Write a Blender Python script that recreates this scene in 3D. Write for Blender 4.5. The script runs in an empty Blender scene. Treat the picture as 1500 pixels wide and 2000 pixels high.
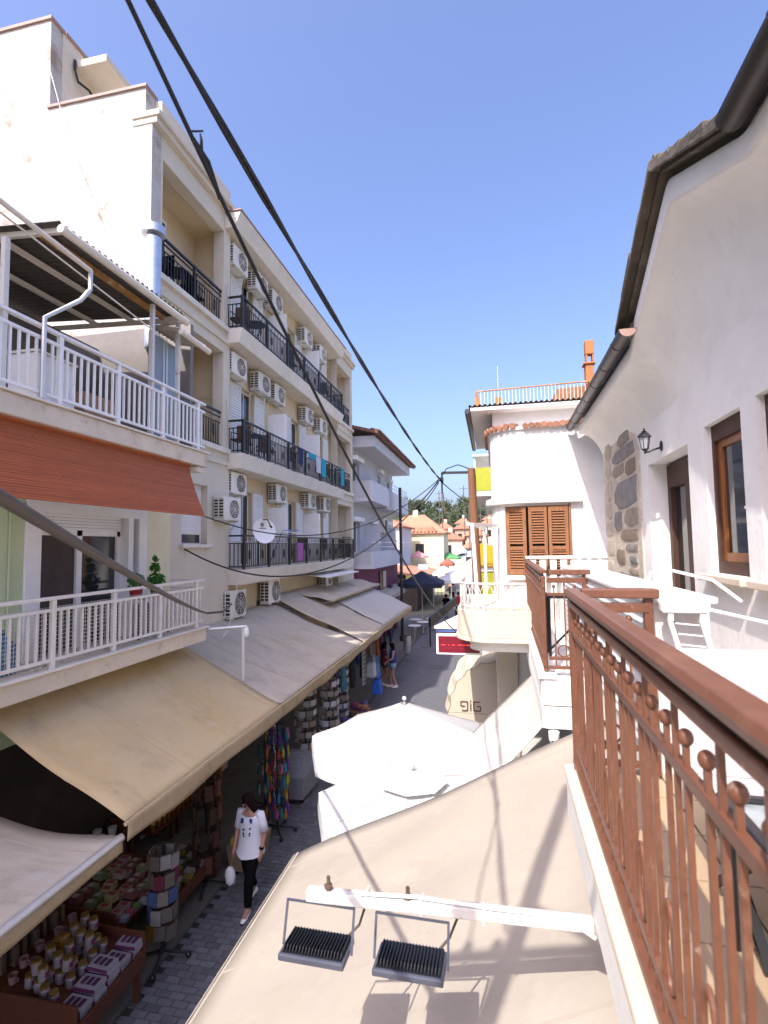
import bpy, bmesh, math, random
from mathutils import Vector, Matrix
R = math.radians
random.seed(7)
scn = bpy.context.scene
col = scn.collection

# ------------------------------------------------------------------ camera
YAW, PITCH, ROLL, EYE = R(11.9), R(3.8), R(0.86), 5.4
fw = Vector((-math.sin(YAW)*math.cos(PITCH), math.cos(YAW)*math.cos(PITCH), math.sin(PITCH)))
r0 = Vector((math.cos(YAW), math.sin(YAW), 0)); u0 = r0.cross(fw)
rr = r0*math.cos(ROLL) - u0*math.sin(ROLL); uu = r0*math.sin(ROLL) + u0*math.cos(ROLL)
cam = bpy.data.cameras.new('camera'); cam_ob = bpy.data.objects.new('camera', cam); col.objects.link(cam_ob)
m = Matrix((rr, uu, -fw)).transposed().to_4x4(); m.translation = (0, 0, EYE); cam_ob.matrix_world = m
cam.sensor_fit = 'VERTICAL'; cam.sensor_height = 36; cam.sensor_width = 27; cam.lens = 18
cam.clip_start = 0.05; cam.clip_end = 3000
cam.dof.use_dof = True; cam.dof.focus_distance = 9.0; cam.dof.aperture_fstop = 3.6
scn.camera = cam_ob
# ------------------------------------------------------------------ sky, sun, exposure
LIGHT = Vector((0.28, 0.80, -1.0)).normalized()          # direction the sunlight travels
wd = bpy.data.worlds.new('World'); scn.world = wd; wd.use_nodes = True
nt = wd.node_tree; nt.nodes.clear()
sky = nt.nodes.new('ShaderNodeTexSky'); sky.sky_type = 'NISHITA'; sky.sun_disc = False
sky.sun_elevation = math.asin(-LIGHT.z); sky.sun_rotation = math.atan2(-LIGHT.x, -LIGHT.y)
sky.air_density = 1.0; sky.dust_density = 4.6; sky.ozone_density = 6.5
bg = nt.nodes.new('ShaderNodeBackground'); bg.inputs[1].default_value = 0.15
wo = nt.nodes.new('ShaderNodeOutputWorld')
tint = nt.nodes.new('ShaderNodeMix'); tint.data_type = 'RGBA'; tint.blend_type = 'MULTIPLY'; tint.inputs[0].default_value = 1
tint.inputs[7].default_value = (1.09, .965, 1.03, 1)
nt.links.new(sky.outputs[0], tint.inputs[6]); nt.links.new(tint.outputs[2], bg.inputs[0]); nt.links.new(bg.outputs[0], wo.inputs[0])
sl = bpy.data.lights.new('sun', 'SUN'); sl.energy = 2.6; sl.angle = R(0.53); sl.color = (1, .95, .88)
so = bpy.data.objects.new('sun', sl); col.objects.link(so); so.location = (-20, -60, 80)
so.rotation_euler = LIGHT.to_track_quat('-Z', 'Y').to_euler()
vs = scn.view_settings; vs.view_transform = 'Standard'; vs.look = 'None'; vs.gamma = 1; vs.exposure = 1.28
vs.use_curve_mapping = False

# ------------------------------------------------------------------ materials
MAT = {}
def mat(name, c, rough=.6, var=.10, scale=3.0, bump=.0, bscale=60, metal=0, stain=None, spec=.5, rnd=0.0,
        trans=0, alpha=1, emit=None, stretch=None, wave=None):
    m_ = bpy.data.materials.new(name); m_.use_nodes = True; n = m_.node_tree; L = n.links.new
    b = n.nodes['Principled BSDF']; b.inputs['Roughness'].default_value = rough
    b.inputs['Metallic'].default_value = metal; b.inputs['Specular IOR Level'].default_value = spec
    tc = n.nodes.new('ShaderNodeTexCoord'); src = tc.outputs['Object']
    mp = n.nodes.new('ShaderNodeMapping'); L(src, mp.inputs[0])
    if stretch: mp.inputs['Scale'].default_value = stretch
    oi = n.nodes.new('ShaderNodeObjectInfo')
    ad = n.nodes.new('ShaderNodeVectorMath'); ad.operation = 'ADD'; L(mp.outputs[0], ad.inputs[0])
    mu = n.nodes.new('ShaderNodeMath'); mu.operation = 'MULTIPLY'; mu.inputs[1].default_value = 37.0
    L(oi.outputs['Random'], mu.inputs[0]); L(mu.outputs[0], ad.inputs[1])
    co = ad.outputs[0]
    nz = n.nodes.new('ShaderNodeTexNoise'); nz.inputs['Scale'].default_value = scale; nz.inputs['Detail'].default_value = 6
    nz.inputs['Roughness'].default_value = .65; L(co, nz.inputs['Vector'])
    rp = n.nodes.new('ShaderNodeMapRange'); rp.inputs[1].default_value = .3; rp.inputs[2].default_value = .7
    rp.inputs[3].default_value = 1-var; rp.inputs[4].default_value = 1+var*.6; L(nz.outputs['Fac'], rp.inputs[0])
    mx = n.nodes.new('ShaderNodeMix'); mx.data_type = 'RGBA'; mx.blend_type = 'MULTIPLY'; mx.inputs[0].default_value = 1
    mx.inputs[6].default_value = (*c, 1); L(rp.outputs[0], mx.inputs[7]); out = mx.outputs[2]
    if rnd:
        r2 = n.nodes.new('ShaderNodeMapRange'); r2.inputs[3].default_value = 1-rnd; r2.inputs[4].default_value = 1+rnd
        L(oi.outputs['Random'], r2.inputs[0])
        m2 = n.nodes.new('ShaderNodeMix'); m2.data_type = 'RGBA'; m2.blend_type = 'MULTIPLY'; m2.inputs[0].default_value = 1
        L(out, m2.inputs[6]); L(r2.outputs[0], m2.inputs[7]); out = m2.outputs[2]
    for st in (stain or []):
        sc_, ss, lo, hi, amt = st[:5]
        n2 = n.nodes.new('ShaderNodeTexNoise'); n2.inputs['Scale'].default_value = ss; n2.inputs['Detail'].default_value = 8
        n2.inputs['Roughness'].default_value = .7
        if len(st) > 5:
            mp2 = n.nodes.new('ShaderNodeMapping'); mp2.inputs['Scale'].default_value = st[5]; L(co, mp2.inputs[0]); L(mp2.outputs[0], n2.inputs['Vector'])
        else: L(co, n2.inputs['Vector'])
        r3 = n.nodes.new('ShaderNodeMapRange'); r3.inputs[1].default_value = lo; r3.inputs[2].default_value = hi
        r3.inputs[4].default_value = amt; L(n2.outputs['Fac'], r3.inputs[0])
        m3 = n.nodes.new('ShaderNodeMix'); m3.data_type = 'RGBA'; L(r3.outputs[0], m3.inputs[0])
        L(out, m3.inputs[6]); m3.inputs[7].default_value = (*sc_, 1); out = m3.outputs[2]
    L(out, b.inputs['Base Color'])
    if bump:
        n4 = n.nodes.new('ShaderNodeTexNoise'); n4.inputs['Scale'].default_value = bscale; n4.inputs['Detail'].default_value = 5; L(co, n4.inputs['Vector'])
        bp = n.nodes.new('ShaderNodeBump'); bp.inputs['Strength'].default_value = bump; bp.inputs['Distance'].default_value = .02
        L(n4.outputs['Fac'], bp.inputs['Height']); L(bp.outputs[0], b.inputs['Normal'])
    if emit: b.inputs['Emission Color'].default_value = (*emit[0], 1); b.inputs['Emission Strength'].default_value = emit[1]
    sh = b.outputs[0]; o = n.nodes['Material Output']
    if trans:
        tr = n.nodes.new('ShaderNodeBsdfTranslucent'); L(out, tr.inputs[0]); ms = n.nodes.new('ShaderNodeMixShader')
        ms.inputs[0].default_value = trans; L(sh, ms.inputs[1]); L(tr.outputs[0], ms.inputs[2]); sh = ms.outputs[0]
    if alpha < 1:
        tp = n.nodes.new('ShaderNodeBsdfTransparent'); ms = n.nodes.new('ShaderNodeMixShader')
        ms.inputs[0].default_value = alpha; L(tp.outputs[0], ms.inputs[1]); L(sh, ms.inputs[2]); sh = ms.outputs[0]
    L(sh, o.inputs[0])
    MAT[name] = m_; return m_
GRIME = (.30, .24, .17)
mat('cream_plaster', (.68, .55, .36), .85, .08, 1.2, .15, 50, stain=[((.50, .40, .27), 1.6, .55, .8, .45), ((.36, .29, .20), 2.5, .60, .80, .40, (1.6, 1.6, .14))])
mat('pale_plaster', (.66, .59, .475), .85, .08, 1.2, .15, 50, stain=[((.55, .46, .34), 1.5, .55, .8, .4), ((.40, .33, .25), 2.4, .58, .80, .45, (1.6, 1.6, .14))])
mat('stained_plaster', (.48, .465, .435), .9, .10, .8, .25, 30, stain=[((.40, .345, .28), .55, .47, .62, .8), ((.56, .545, .52), 1.3, .48, .60, .85), ((.27, .20, .14), 1.5, .56, .66, .8), ((.40, .36, .31), 4, .55, .7, .5), ((.50, .41, .31), 2.2, .55, .8, .5, (1, 1, .12))])
mat('slab_white', (.74, .68, .58), .8, .10, 2, .12, 60, stain=[((.50, .42, .31), 1.8, .55, .8, .5), ((.33, .27, .20), 3.0, .58, .78, .45, (1.8, 1.8, .22))])
mat('slab_old', (.66, .57, .45), .85, .12, 2, .3, 40, stain=[((.40, .29, .19), 2.6, .56, .72, .7), ((.30, .25, .20), 5, .62, .75, .7)])
mat('house_white', (.80, .78, .745), .85, .08, 1.1, .30, 14, stain=[((.58, .54, .49), 1.4, .54, .80, .45), ((.48, .44, .39), 2.6, .58, .80, .40, (1.7, 1.7, .14)), ((.42, .37, .32), 7, .64, .74, .45)])
mat('old_white', (.72, .70, .67), .85, .07, 2, .35, 18, stain=[((.60, .56, .50), 2.5, .62, .8, .5), ((.50, .46, .41), 2.2, .58, .8, .45, (1.6, 1.6, .16))])
mat('green_wall', (.50, .58, .36), .85, .10, 1.5, .1, 50, stain=[((.62, .62, .44), 1.2, .5, .7, .5)])
mat('yellow_wall', (.76, .70, .48), .85, .08, 1.5, .1, 50)
mat('white_paint', (.80, .79, .77), .45, .05, 5, stain=[((.45, .35, .25), 7, .62, .8, .5)])
mat('white_rusty', (.64, .62, .58), .5, .08, 6, stain=[((.34, .17, .07), 6, .58, .70, .75)])
mat('rail_cream', (.74, .68, .62), .5, .07, 6, stain=[((.40, .28, .18), 12, .62, .75, .6)])
mat('white_plastic', (.82, .82, .82), .35, .03, 5)
mat('ac_white', (.76, .72, .65), .45, .08, 4, rnd=.10, stain=[((.48, .40, .30), 4, .55, .8, .6)])
mat('dark_grille', (.035, .03, .028), .6)
mat('shutter_white', (.80, .79, .76), .5, .06, 4, rnd=.05, stain=[((.5, .45, .38), 3, .58, .8, .5)])
mat('black_iron', (.018, .017, .018), .45, .1, 8)
mat('dark_glass', (.02, .022, .025), .06, .1, 1, spec=.9)
mat('curtain_dark', (.07, .05, .045), .8, .3, 3)
mat('galvanised', (.62, .64, .68), .32, .15, 5, metal=.85)
mat('zinc_dark', (.12, .105, .09), .6, .25, 4, metal=.2)
mat('zinc_edge', (.52, .46, .38), .6, .2, 6)
mat('rust', (.42, .20, .06), .8, .4, 6, stain=[((.62, .52, .40), 5, .55, .65, .8)])
mat('blind', (.36, .088, .018), .6, .16, 2.0, rnd=.10, stain=[((.25, .07, .02), 3, .55, .75, .6)])
mat('awning_yellow', (.69, .55, .33), .9, .10, .8, .05, 300, trans=.25, stain=[((.62, .42, .15), .7, .44, .66, .6), ((.40, .30, .20), 2.2, .56, .78, .5), ((.26, .21, .16), 7, .62, .72, .5), ((.34, .27, .19), 3.0, .56, .78, .5, (.25, 1.4, 1)), ((.72, .64, .52), 1.4, .56, .7, .6)])
mat('awning_grey', (.62, .55, .45), .9, .12, .8, .05, 300, trans=.22, stain=[((.60, .50, .36), .9, .48, .68, .7), ((.30, .26, .22), 2.5, .54, .75, .55), ((.26, .22, .18), 3.4, .55, .76, .55, (.25, 1.4, 1)), ((.62, .59, .56), 1.2, .58, .68, .6)])
mat('awning_beige', (.41, .36, .295), .9, .09, 1.6, .12, 260, trans=.10, stain=[((.34, .285, .22), .8, .50, .72, .45), ((.29, .235, .18), 1.8, .56, .74, .45, (.2, 1.3, 1)), ((.24, .19, .14), 11, .66, .72, .6), ((.48, .43, .37), 2.2, .56, .7, .5)])
mat('awning_pale', (.58, .55, .51), .9, .05, .9, .05, 300, trans=.18, stain=[((.56, .50, .44), 1.0, .52, .76, .4), ((.48, .42, .36), 2.4, .58, .76, .4, (.25, 1.3, 1))])
mat('valance', (.62, .49, .31), .9, .12, 2.5, trans=.30, stain=[((.46, .31, .16), 3, .54, .72, .65), ((.30, .22, .14), 5, .56, .74, .5, (1, 1, .2))])
mat('umbrella_white', (.60, .60, .60), .9, .07, 2.5, .04, 200, trans=.22)
mat('umbrella_navy', (.012, .016, .04), .8, .2, 2)
mat('canvas_cream', (.62, .55, .43), .85, .07, 1.5, .05, 100, trans=.1)
mat('alu', (.62, .60, .57), .35, .08, 5, metal=.5)
mat('brown_rail', (.155, .062, .034), .42, .10, 6, .03, 200, stain=[((.23, .115, .07), 9, .52, .74, .7), ((.09, .038, .022), 25, .54, .68, .7), ((.30, .23, .18), 14, .64, .70, .7)])
mat('marble', (.66, .54, .42), .5, .10, 3, .05, 60, stain=[((.74, .65, .54), 2.5, .5, .65, .7), ((.42, .33, .25), 6, .6, .8, .5)])
mat('tile_floor', (.42, .30, .19), .5, .12, 2, rnd=.08)
mat('wood_sunlit', (.25, .085, .018), .35, .35, 3, .04, 60, stretch=(12, 12, 1))  # sunlit tone of the brown window wood, the light put into its colour
mat('wood_dark', (.065, .026, .015), .6, .25, 6)
mat('wood_old', (.25, .10, .04), .75, .45, 4, .4, 40, stretch=(14, 14, 1), stain=[((.46, .26, .12), 5, .50, .66, .85, (6, 6, .6)), ((.09, .04, .02), 6, .58, .68, .8)])
mat('pole_wood', (.22, .10, .05), .85, .3, 5, .3, 40, stretch=(10, 10, .6))
mat('stall_wood', (.105, .032, .014), .5, .25, 5, stretch=(8, 1, 8))
mat('roof_dark', (.105, .085, .06), .85, .30, 5, .4, 30, rnd=.25, stain=[((.20, .18, .14), 5, .55, .7, .7)])
mat('tile_red', (.36, .165, .095), .85, .25, 4, .3, 40, rnd=.22, stain=[((.32, .22, .14), 3, .55, .7, .7)])
mat('tile_old', (.19, .095, .065), .9, .3, 4, .3, 40, rnd=.25, stain=[((.16, .13, .10), 3, .5, .7, .7)])
mat('gutter_brown', (.038, .030, .025), .38, .2, 5)
mat('gutter_end', (.34, .22, .18), .6)
mat('mortar', (.50, .44, .36), .95, .18, 6, .8, 22, stain=[((.66, .58, .48), 4, .5, .62, .8)])
for i, c in enumerate(((.26, .23, .20), (.22, .21, .205), (.29, .24, .185), (.22, .165, .12), (.44, .38, .31))):
    mat('stone_%d' % i, c, .9, .28, 7, .8, 25)
mat('paver', (.155, .152, .165), .72, .22, 7, .3, 60, rnd=.22, stain=[((.16, .155, .15), 4, .55, .7, .5)])
mat('joint', (.038, .036, .036), .95, .2, 10)
mat('far_paving', (.15, .15, .165), .7, .25, 4, .3, 30)
mat('kerb', (.15, .135, .115), .9, .2, 5, .2, 40)
mat('earth', (.16, .15, .10), .95, .3, .05)
mat('hill', (.05, .065, .025), .95, .4, .08)
mat('purple', (.16, .022, .075), .7, .12, 3)
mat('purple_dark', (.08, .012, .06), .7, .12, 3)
mat('grey_wall', (.50, .50, .53), .85, .08, 2, .1, 40)
mat('grey_wall2', (.58, .58, .62), .85, .06, 2, .1, 40)
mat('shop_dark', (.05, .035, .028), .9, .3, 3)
mat('black_plastic', (.012, .012, .014), .4)
mat('flood_grey', (.10, .11, .14), .4, .15, 6, metal=.4)
mat('flood_black', (.012, .013, .016), .4, .2, 8, metal=.2)
mat('rust_steel', (.12, .075, .05), .7, .3, 20)
mat('cable', (.012, .012, .014), .55)
mat('cable_brown', (.085, .07, .06), .6)
mat('mesh_net', (.62, .57, .57), .8, .05, 20, alpha=.62)
mat('screen_net', (.60, .57, .56), .8, .05, 20, alpha=.30)
mat('glass_table', (.35, .40, .40), .08, .3, 4, .25, 30, alpha=.75)
mat('foliage', (.085, .110, .045), .85, .45, .35, rnd=.3, trans=.25)
mat('pine_leaf', (.075, .10, .04), .85, .5, .25, rnd=.25, trans=.2)
mat('plant_green', (.06, .20, .025), .6, .3, 9, trans=.3)
mat('bark', (.12, .08, .05), .95, .3, 8)
mat('skin', (.46, .25, .17), .55, .06, 10)
mat('skin_tan', (.36, .18, .11), .55, .06, 10)
mat('shirt_white', (.78, .79, .84), .85, .04, 8, .25, 25)
mat('cloth_black', (.006, .006, .007), .9, .2, 10, spec=.1)
mat('hair_dark', (.014, .005, .005), .85, .4, 30, stretch=(6, 6, .6), spec=.15)
mat('denim', (.24, .34, .46), .9, .2, 20)
mat('sign_red', (.17, .005, .02), .35, .1, 10)
mat('led_red', (.7, .03, .02), .4, emit=((1, .05, .03), 1.6))
mat('blue_paint', (.10, .16, .45), .5)
mat('lamp_glass', (.55, .57, .60), .15, .1, 8, alpha=.55)
mat('brass', (.55, .38, .12), .35, metal=.8)
def cmat(c, rough=.6, rnd=.0):
    k = 'colour_%02d_%02d_%02d' % tuple(int(x*99) for x in c)
    if k not in MAT: mat(k, c, rough, .12, 8, rnd=rnd)
    return k

# ------------------------------------------------------------------ mesh helpers
TH = R(1.0)
def house(p):                         # the right-hand house stands one degree off the street axis
    a, b_, z = p; return (a*math.cos(TH)+b_*math.sin(TH), -a*math.sin(TH)+b_*math.cos(TH), z)
WORLD = {}
class B:
    def __init__(s, xf=None): s.v = []; s.f = []; s.xf = xf
    def add(s, vs_, fs):
        o = len(s.v); s.v += [tuple(p) for p in vs_]; s.f += [tuple(i+o for i in f) for f in fs]; return s
    def box(s, x0, x1, y0, y1, z0, z1):
        return s.add([(x0, y0, z0), (x1, y0, z0), (x1, y1, z0), (x0, y1, z0), (x0, y0, z1), (x1, y0, z1), (x1, y1, z1), (x0, y1, z1)],
                     [(0, 3, 2, 1), (4, 5, 6, 7), (0, 1, 5, 4), (1, 2, 6, 5), (2, 3, 7, 6), (3, 0, 4, 7)])
    def hexa(s, p): return s.add(p, [(0, 3, 2, 1), (4, 5, 6, 7), (0, 1, 5, 4), (1, 2, 6, 5), (2, 3, 7, 6), (3, 0, 4, 7)])
    def beam(s, p, q, w, h, up=(0, 0, 1)):
        p, q, up = Vector(p), Vector(q), Vector(up); d = (q-p).normalized()
        sx = d.cross(up)
        if sx.length < 1e-4: sx = d.cross(Vector((1, 0, 0)))
        sx.normalize(); sz = sx.cross(d).normalized(); a = sx*w/2; b_ = sz*h/2
        return s.hexa([p-a-b_, p+a-b_, q+a-b_, q-a-b_, p-a+b_, p+a+b_, q+a+b_, q-a+b_])
    def tube(s, pts, r, n=8):
        pts = [Vector(p) for p in pts]; k = len(pts); rs = r if isinstance(r, (list, tuple)) else [r]*k
        rings = []; ref = None
        for i in range(k):
            d = (pts[min(i+1, k-1)]-pts[max(i-1, 0)]).normalized()
            if ref is None: ref = Vector((0, 0, 1)) if abs(d.z) < .9 else Vector((1, 0, 0))
            a = (ref-d*ref.dot(d)).normalized(); b_ = d.cross(a); ref = a
            rings.append([pts[i]+(a*math.cos(t)+b_*math.sin(t))*rs[i] for t in [2*math.pi*j/n for j in range(n)]])
        return s.loft(rings)
    def loft(s, rings, cap=True, closed=True):
        n = len(rings[0]); vs_ = [p for r in rings for p in r]; fs = []
        for i in range(len(rings)-1):
            for j in range(n if closed else n-1):
                a, b_ = i*n+j, i*n+(j+1) % n; fs.append((a, b_, b_+n, a+n))
        if cap: fs += [tuple(reversed(range(n))), tuple(range((len(rings)-1)*n, len(rings)*n))]
        return s.add(vs_, fs)
    def ring(s, c, rx, ry, n=14, ax=(1, 0, 0), ay=(0, 1, 0)):
        c, ax, ay = Vector(c), Vector(ax), Vector(ay)
        return [c+ax*rx*math.cos(2*math.pi*j/n)+ay*ry*math.sin(2*math.pi*j/n) for j in range(n)]
    def lathe(s, c, prof, n=12, cap=True):
        return s.loft([s.ring((c[0], c[1], c[2]+z), r, r, n) for r, z in prof], cap)
    def sph(s, c, r, n=10, m_=6):
        rx, ry, rz = r if isinstance(r, (tuple, list)) else (r, r, r)
        return s.loft([s.ring((c[0], c[1], c[2]-rz*math.cos(math.pi*(i+.02)/(m_+.04))), rx*math.sin(math.pi*(i+.02)/(m_+.04))+1e-4, ry*math.sin(math.pi*(i+.02)/(m_+.04))+1e-4, n) for i in range(m_+1)])
    def ext(s, poly, ax, lo, hi):     # extrude a 2-d polygon along axis 0/1/2
        def p3(p, w): return ((w, p[0], p[1]), (p[0], w, p[1]), (p[0], p[1], w))[ax]
        n = len(poly); vs_ = [p3(p, lo) for p in poly]+[p3(p, hi) for p in poly]
        return s.add(vs_, [tuple(range(n)), tuple(reversed(range(n, 2*n)))]+[(i, i+n, (i+1) % n+n, (i+1) % n) for i in range(n)])
    def sheet(s, fn, nu, nv, t=.012):  # a curved sheet with thickness; fn(u, v) -> point
        g = [[Vector(fn(i/nu, j/nv)) for j in range(nv+1)] for i in range(nu+1)]
        nr = (g[-1][0]-g[0][0]).cross(g[0][-1]-g[0][0]).normalized()*t
        w = nv+1; top = [p for r in g for p in r]; k = len(top); vs_ = top+[p-nr for p in top]; fs = []
        for i in range(nu):
            for j in range(nv):
                a = i*w+j; fs.append((a, a+w, a+w+1, a+1)); fs.append((a+k, a+1+k, a+w+1+k, a+w+k))
        bd = [(i*w, (i+1)*w) for i in range(nu)]+[(nu*w+j, nu*w+j+1) for j in range(nv)]+[((i+1)*w+nv, i*w+nv) for i in range(nu)]+[(j+1, j) for j in range(nv)]
        fs += [(a, a+k, b_+k, b_) for a, b_ in bd]
        return s.add(vs_, fs)
    def wall(s, x0, x1, u0_, u1, z0, z1, holes, axis='x'):
        # solid wall slab x0..x1 thick, spanning u (y or x) and z, with rectangular holes (u0,u1,z0,z1)
        us = sorted({u0_, u1, *[h for o in holes for h in o[:2]]}); zs = sorted({z0, z1, *[h for o in holes for h in o[2:]]})
        us = [u for u in us if u0_ <= u <= u1]; zs = [z for z in zs if z0 <= z <= z1]
        solid = lambda i, k: 0 <= i < len(us)-1 and 0 <= k < len(zs)-1 and not any(o[0] <= (us[i]+us[i+1])/2 <= o[1] and o[2] <= (zs[k]+zs[k+1])/2 <= o[3] for o in holes)
        P = (lambda x, u, z: (x, u, z)) if axis == 'x' else (lambda x, u, z: (u, x, z))
        for i in range(len(us)-1):
            for k in range(len(zs)-1):
                if not solid(i, k): continue
                a, b_, c, d = us[i], us[i+1], zs[k], zs[k+1]
                q = [P(x1, a, c), P(x1, b_, c), P(x1, b_, d), P(x1, a, d), P(x0, a, c), P(x0, b_, c), P(x0, b_, d), P(x0, a, d)]
                fs = [(0, 1, 2, 3), (5, 4, 7, 6)]
                if not solid(i-1, k): fs.append((4, 0, 3, 7))
                if not solid(i+1, k): fs.append((1, 5, 6, 2))
                if not solid(i, k-1): fs.append((4, 5, 1, 0))
                if not solid(i, k+1): fs.append((3, 2, 6, 7))
                s.add(q, fs)
        return s
    def build(s, name, mt, parent=None, smooth=False, bevel=0, kind=None):
        vs_ = [s.xf(p) for p in s.v] if s.xf else s.v
        xs, ys, zs = zip(*vs_); o = Vector(((min(xs)+max(xs))/2, (min(ys)+max(ys))/2, min(zs)))
        me = bpy.data.meshes.new(name); me.from_pydata([Vector(p)-o for p in vs_], [], s.f)
        bm = bmesh.new(); bm.from_mesh(me); bmesh.ops.recalc_face_normals(bm, faces=bm.faces); bm.to_mesh(me); bm.free()
        if isinstance(mt, str): me.materials.append(MAT[mt])
        if smooth: me.polygons.foreach_set('use_smooth', [True]*len(me.polygons))
        ob = bpy.data.objects.new(name, me); link(ob, o, parent)
        if smooth and smooth != 'all':
            try: me.set_sharp_from_angle(angle=R(40))
            except Exception: pass
        if bevel:
            bv = ob.modifiers.new('bevel', 'BEVEL'); bv.width = bevel; bv.segments = 2; bv.limit_method = 'ANGLE'; bv.angle_limit = R(50)
        if kind: ob['kind'] = kind
        return ob
def link(ob, o, parent=None):
    col.objects.link(ob); o = Vector(o); WORLD[ob.name] = o
    if parent: ob.parent = parent; ob.location = o-WORLD[parent.name]
    else: ob.location = o
def inst(name, me, o, parent=None, rot=None, scale=None):
    ob = bpy.data.objects.new(name, me); link(ob, o, parent)
    if rot: ob.rotation_euler = rot
    if scale: ob.scale = scale
    return ob
def mesh_of(b, name, mt):              # mesh data only, for pieces that are shared (given around the origin)
    me = bpy.data.meshes.new(name); me.from_pydata(b.v, [], b.f); me.materials.append(MAT[mt])
    bm = bmesh.new(); bm.from_mesh(me); bmesh.ops.recalc_face_normals(bm, faces=bm.faces); bm.to_mesh(me); bm.free(); return me
def tag(o, label, cat, group=None):
    o['label'] = label; o['category'] = cat
    if group: o['group'] = group
    return o
def thing(name, label, cat, loc, group=None):
    o = bpy.data.objects.new(name, None); o.empty_display_size = .1; link(o, loc); return tag(o, label, cat, group)
def struct(o): o['kind'] = 'structure'; return o
def copy_thing(root, loc, label=None, group=None, rotz=None):
    r = root.copy(); col.objects.link(r); r.location = loc; WORLD[r.name] = Vector(loc)
    if rotz is not None: r.rotation_euler = (0, 0, rotz)
    if label: r['label'] = label
    if group: r['group'] = group
    for ch in list(root.children):
        c = ch.copy(); col.objects.link(c); c.parent = r
        for g in list(ch.children): d = g.copy(); col.objects.link(d); d.parent = c
    return r
def lerp(a, b_, t): return tuple(x+(y-x)*t for x, y in zip(a, b_))
def sagline(p, q, sag, n=16):
    return [(*lerp(p, q, t)[:2], lerp(p, q, t)[2]-4*sag*t*(1-t)) for t in [i/n for i in range(n+1)]]
# ================================================================== ground and street
struct(B().box(-900, 900, -60, 1500, -.6, -.03).build('ground', 'earth'))
street = struct(B().box(-4.40, 6.0, -3, 75, -.5, -.012).build('street', 'joint'))
PL, PW = .20, .10
pm = mesh_of(B().hexa([(-.0965, -.0465, -.03), (.0965, -.0465, -.03), (.0965, .0465, -.03), (-.0965, .0465, -.03), (-.094, -.044, .0), (.094, -.044, .0), (.094, .044, .0), (-.094, .044, .0)]), 'paver', 'paver')
rest = B(); cnt = 0
for j in range(10, 300):
    y = j*PW+.1
    if y > 27: break
    for i in range(22):
        x = -4.29+i*PL+(PL/2 if j % 2 else 0)
        if x > 0.6: continue
        dz = random.uniform(-.003, .002)
        if 4.9 < y < 12 and -4.4 < x < -3.42+max(0, y-8.5)*.12 and cnt < 298:
            inst('paver', pm, (x, y, dz), street, rot=(random.uniform(-.006, .006), random.uniform(-.006, .006), random.uniform(-.008, .008))); cnt += 1
        else: rest.box(x-.095, x+.095, y-.045, y+.045, -.03, dz)
rest.build('paving_stones', 'paver', street, kind='stuff')
B().box(-4.38, 5.9, 27, 74.9, -.03, .0).build('far_paving', 'far_paving', street)
struct(B().box(-7.2, -4.62, -3, 40, -.5, .03).build('shop_floor', 'kerb', bevel=.01))
struct(B().box(-4.62, -4.40, -3, 40, -.5, .05).build('kerb', 'kerb', bevel=.012))
for i, (x, y, r) in enumerate(((-2.65, 23.1, .42), (-4.0, 24.3, .34), (-3.6, 27.5, .3), (-3.95, 20.8, .3))):
    b = B().lathe((x, y, .0), ((r, 0), (r, .008), (r*.93, .012)), 20)
    tag(b.build('manhole_cover', 'zinc_dark'), ('large round iron manhole cover right of the two standing women', 'round iron manhole cover behind the two standing women', 'round iron manhole cover farthest up the street', 'small iron manhole cover at the feet of the two standing women')[i], 'manhole cover', 'manhole covers in the street')

# ================================================================== hotel on the left
HX, PX, WX = -6.0, -6.45, -6.75      # balcony front, pilaster plane, wall plane
FLO = (4.87, 7.77, 10.95)
hotel = thing('hotel_building', 'tall cream hotel with black railed balconies and stained white side wall', 'building', (-8, 15, 0))
B().ext([(PX+.0, .1), (PX, 14.2), (-6.61, 14.22), (-6.61, 14.75), (-8.92, 14.75), (-8.95, 16.78), (-14, 16.78), (-14, .1)], 1, 8.6, 8.9).build('side_wall', 'stained_plaster', hotel)
c = B(); c.box(-8.96, -6.58, 8.56, 8.94, 14.75, 14.81); c.box(-14, -8.91, 8.56, 8.94, 16.78, 16.85); c.box(-8.99, -8.89, 8.94, 10.6, 16.78, 16.85)
c.build('coping', 'gutter_end', hotel)
B().box(-8.99, -8.93, 8.9, 10.6, 14.2, 16.78).build('penthouse_wall', 'pale_plaster', hotel)
B().hexa([(-9.0, 9.25, 16.30), (-8.13, 9.25, 16.30), (-8.13, 12.5, 16.30), (-9.0, 12.5, 16.30), (-9.0, 9.25, 16.48), (-8.13, 9.25, 16.48), (-8.13, 12.5, 16.48), (-9.0, 12.5, 16.48)]).build('roof_canopy', 'pale_plaster', hotel, bevel=.02)
B().tube([(-8.92, 9.22, 16.45), (-8.88, 9.18, 16.2), (-8.85, 9.25, 15.95), (-8.7, 9.4, 15.85), (-8.6, 10.0, 15.5), (-8.5, 10.8, 15.0)], .03, 6).build('roof_cable', 'cable', hotel, True)
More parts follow.
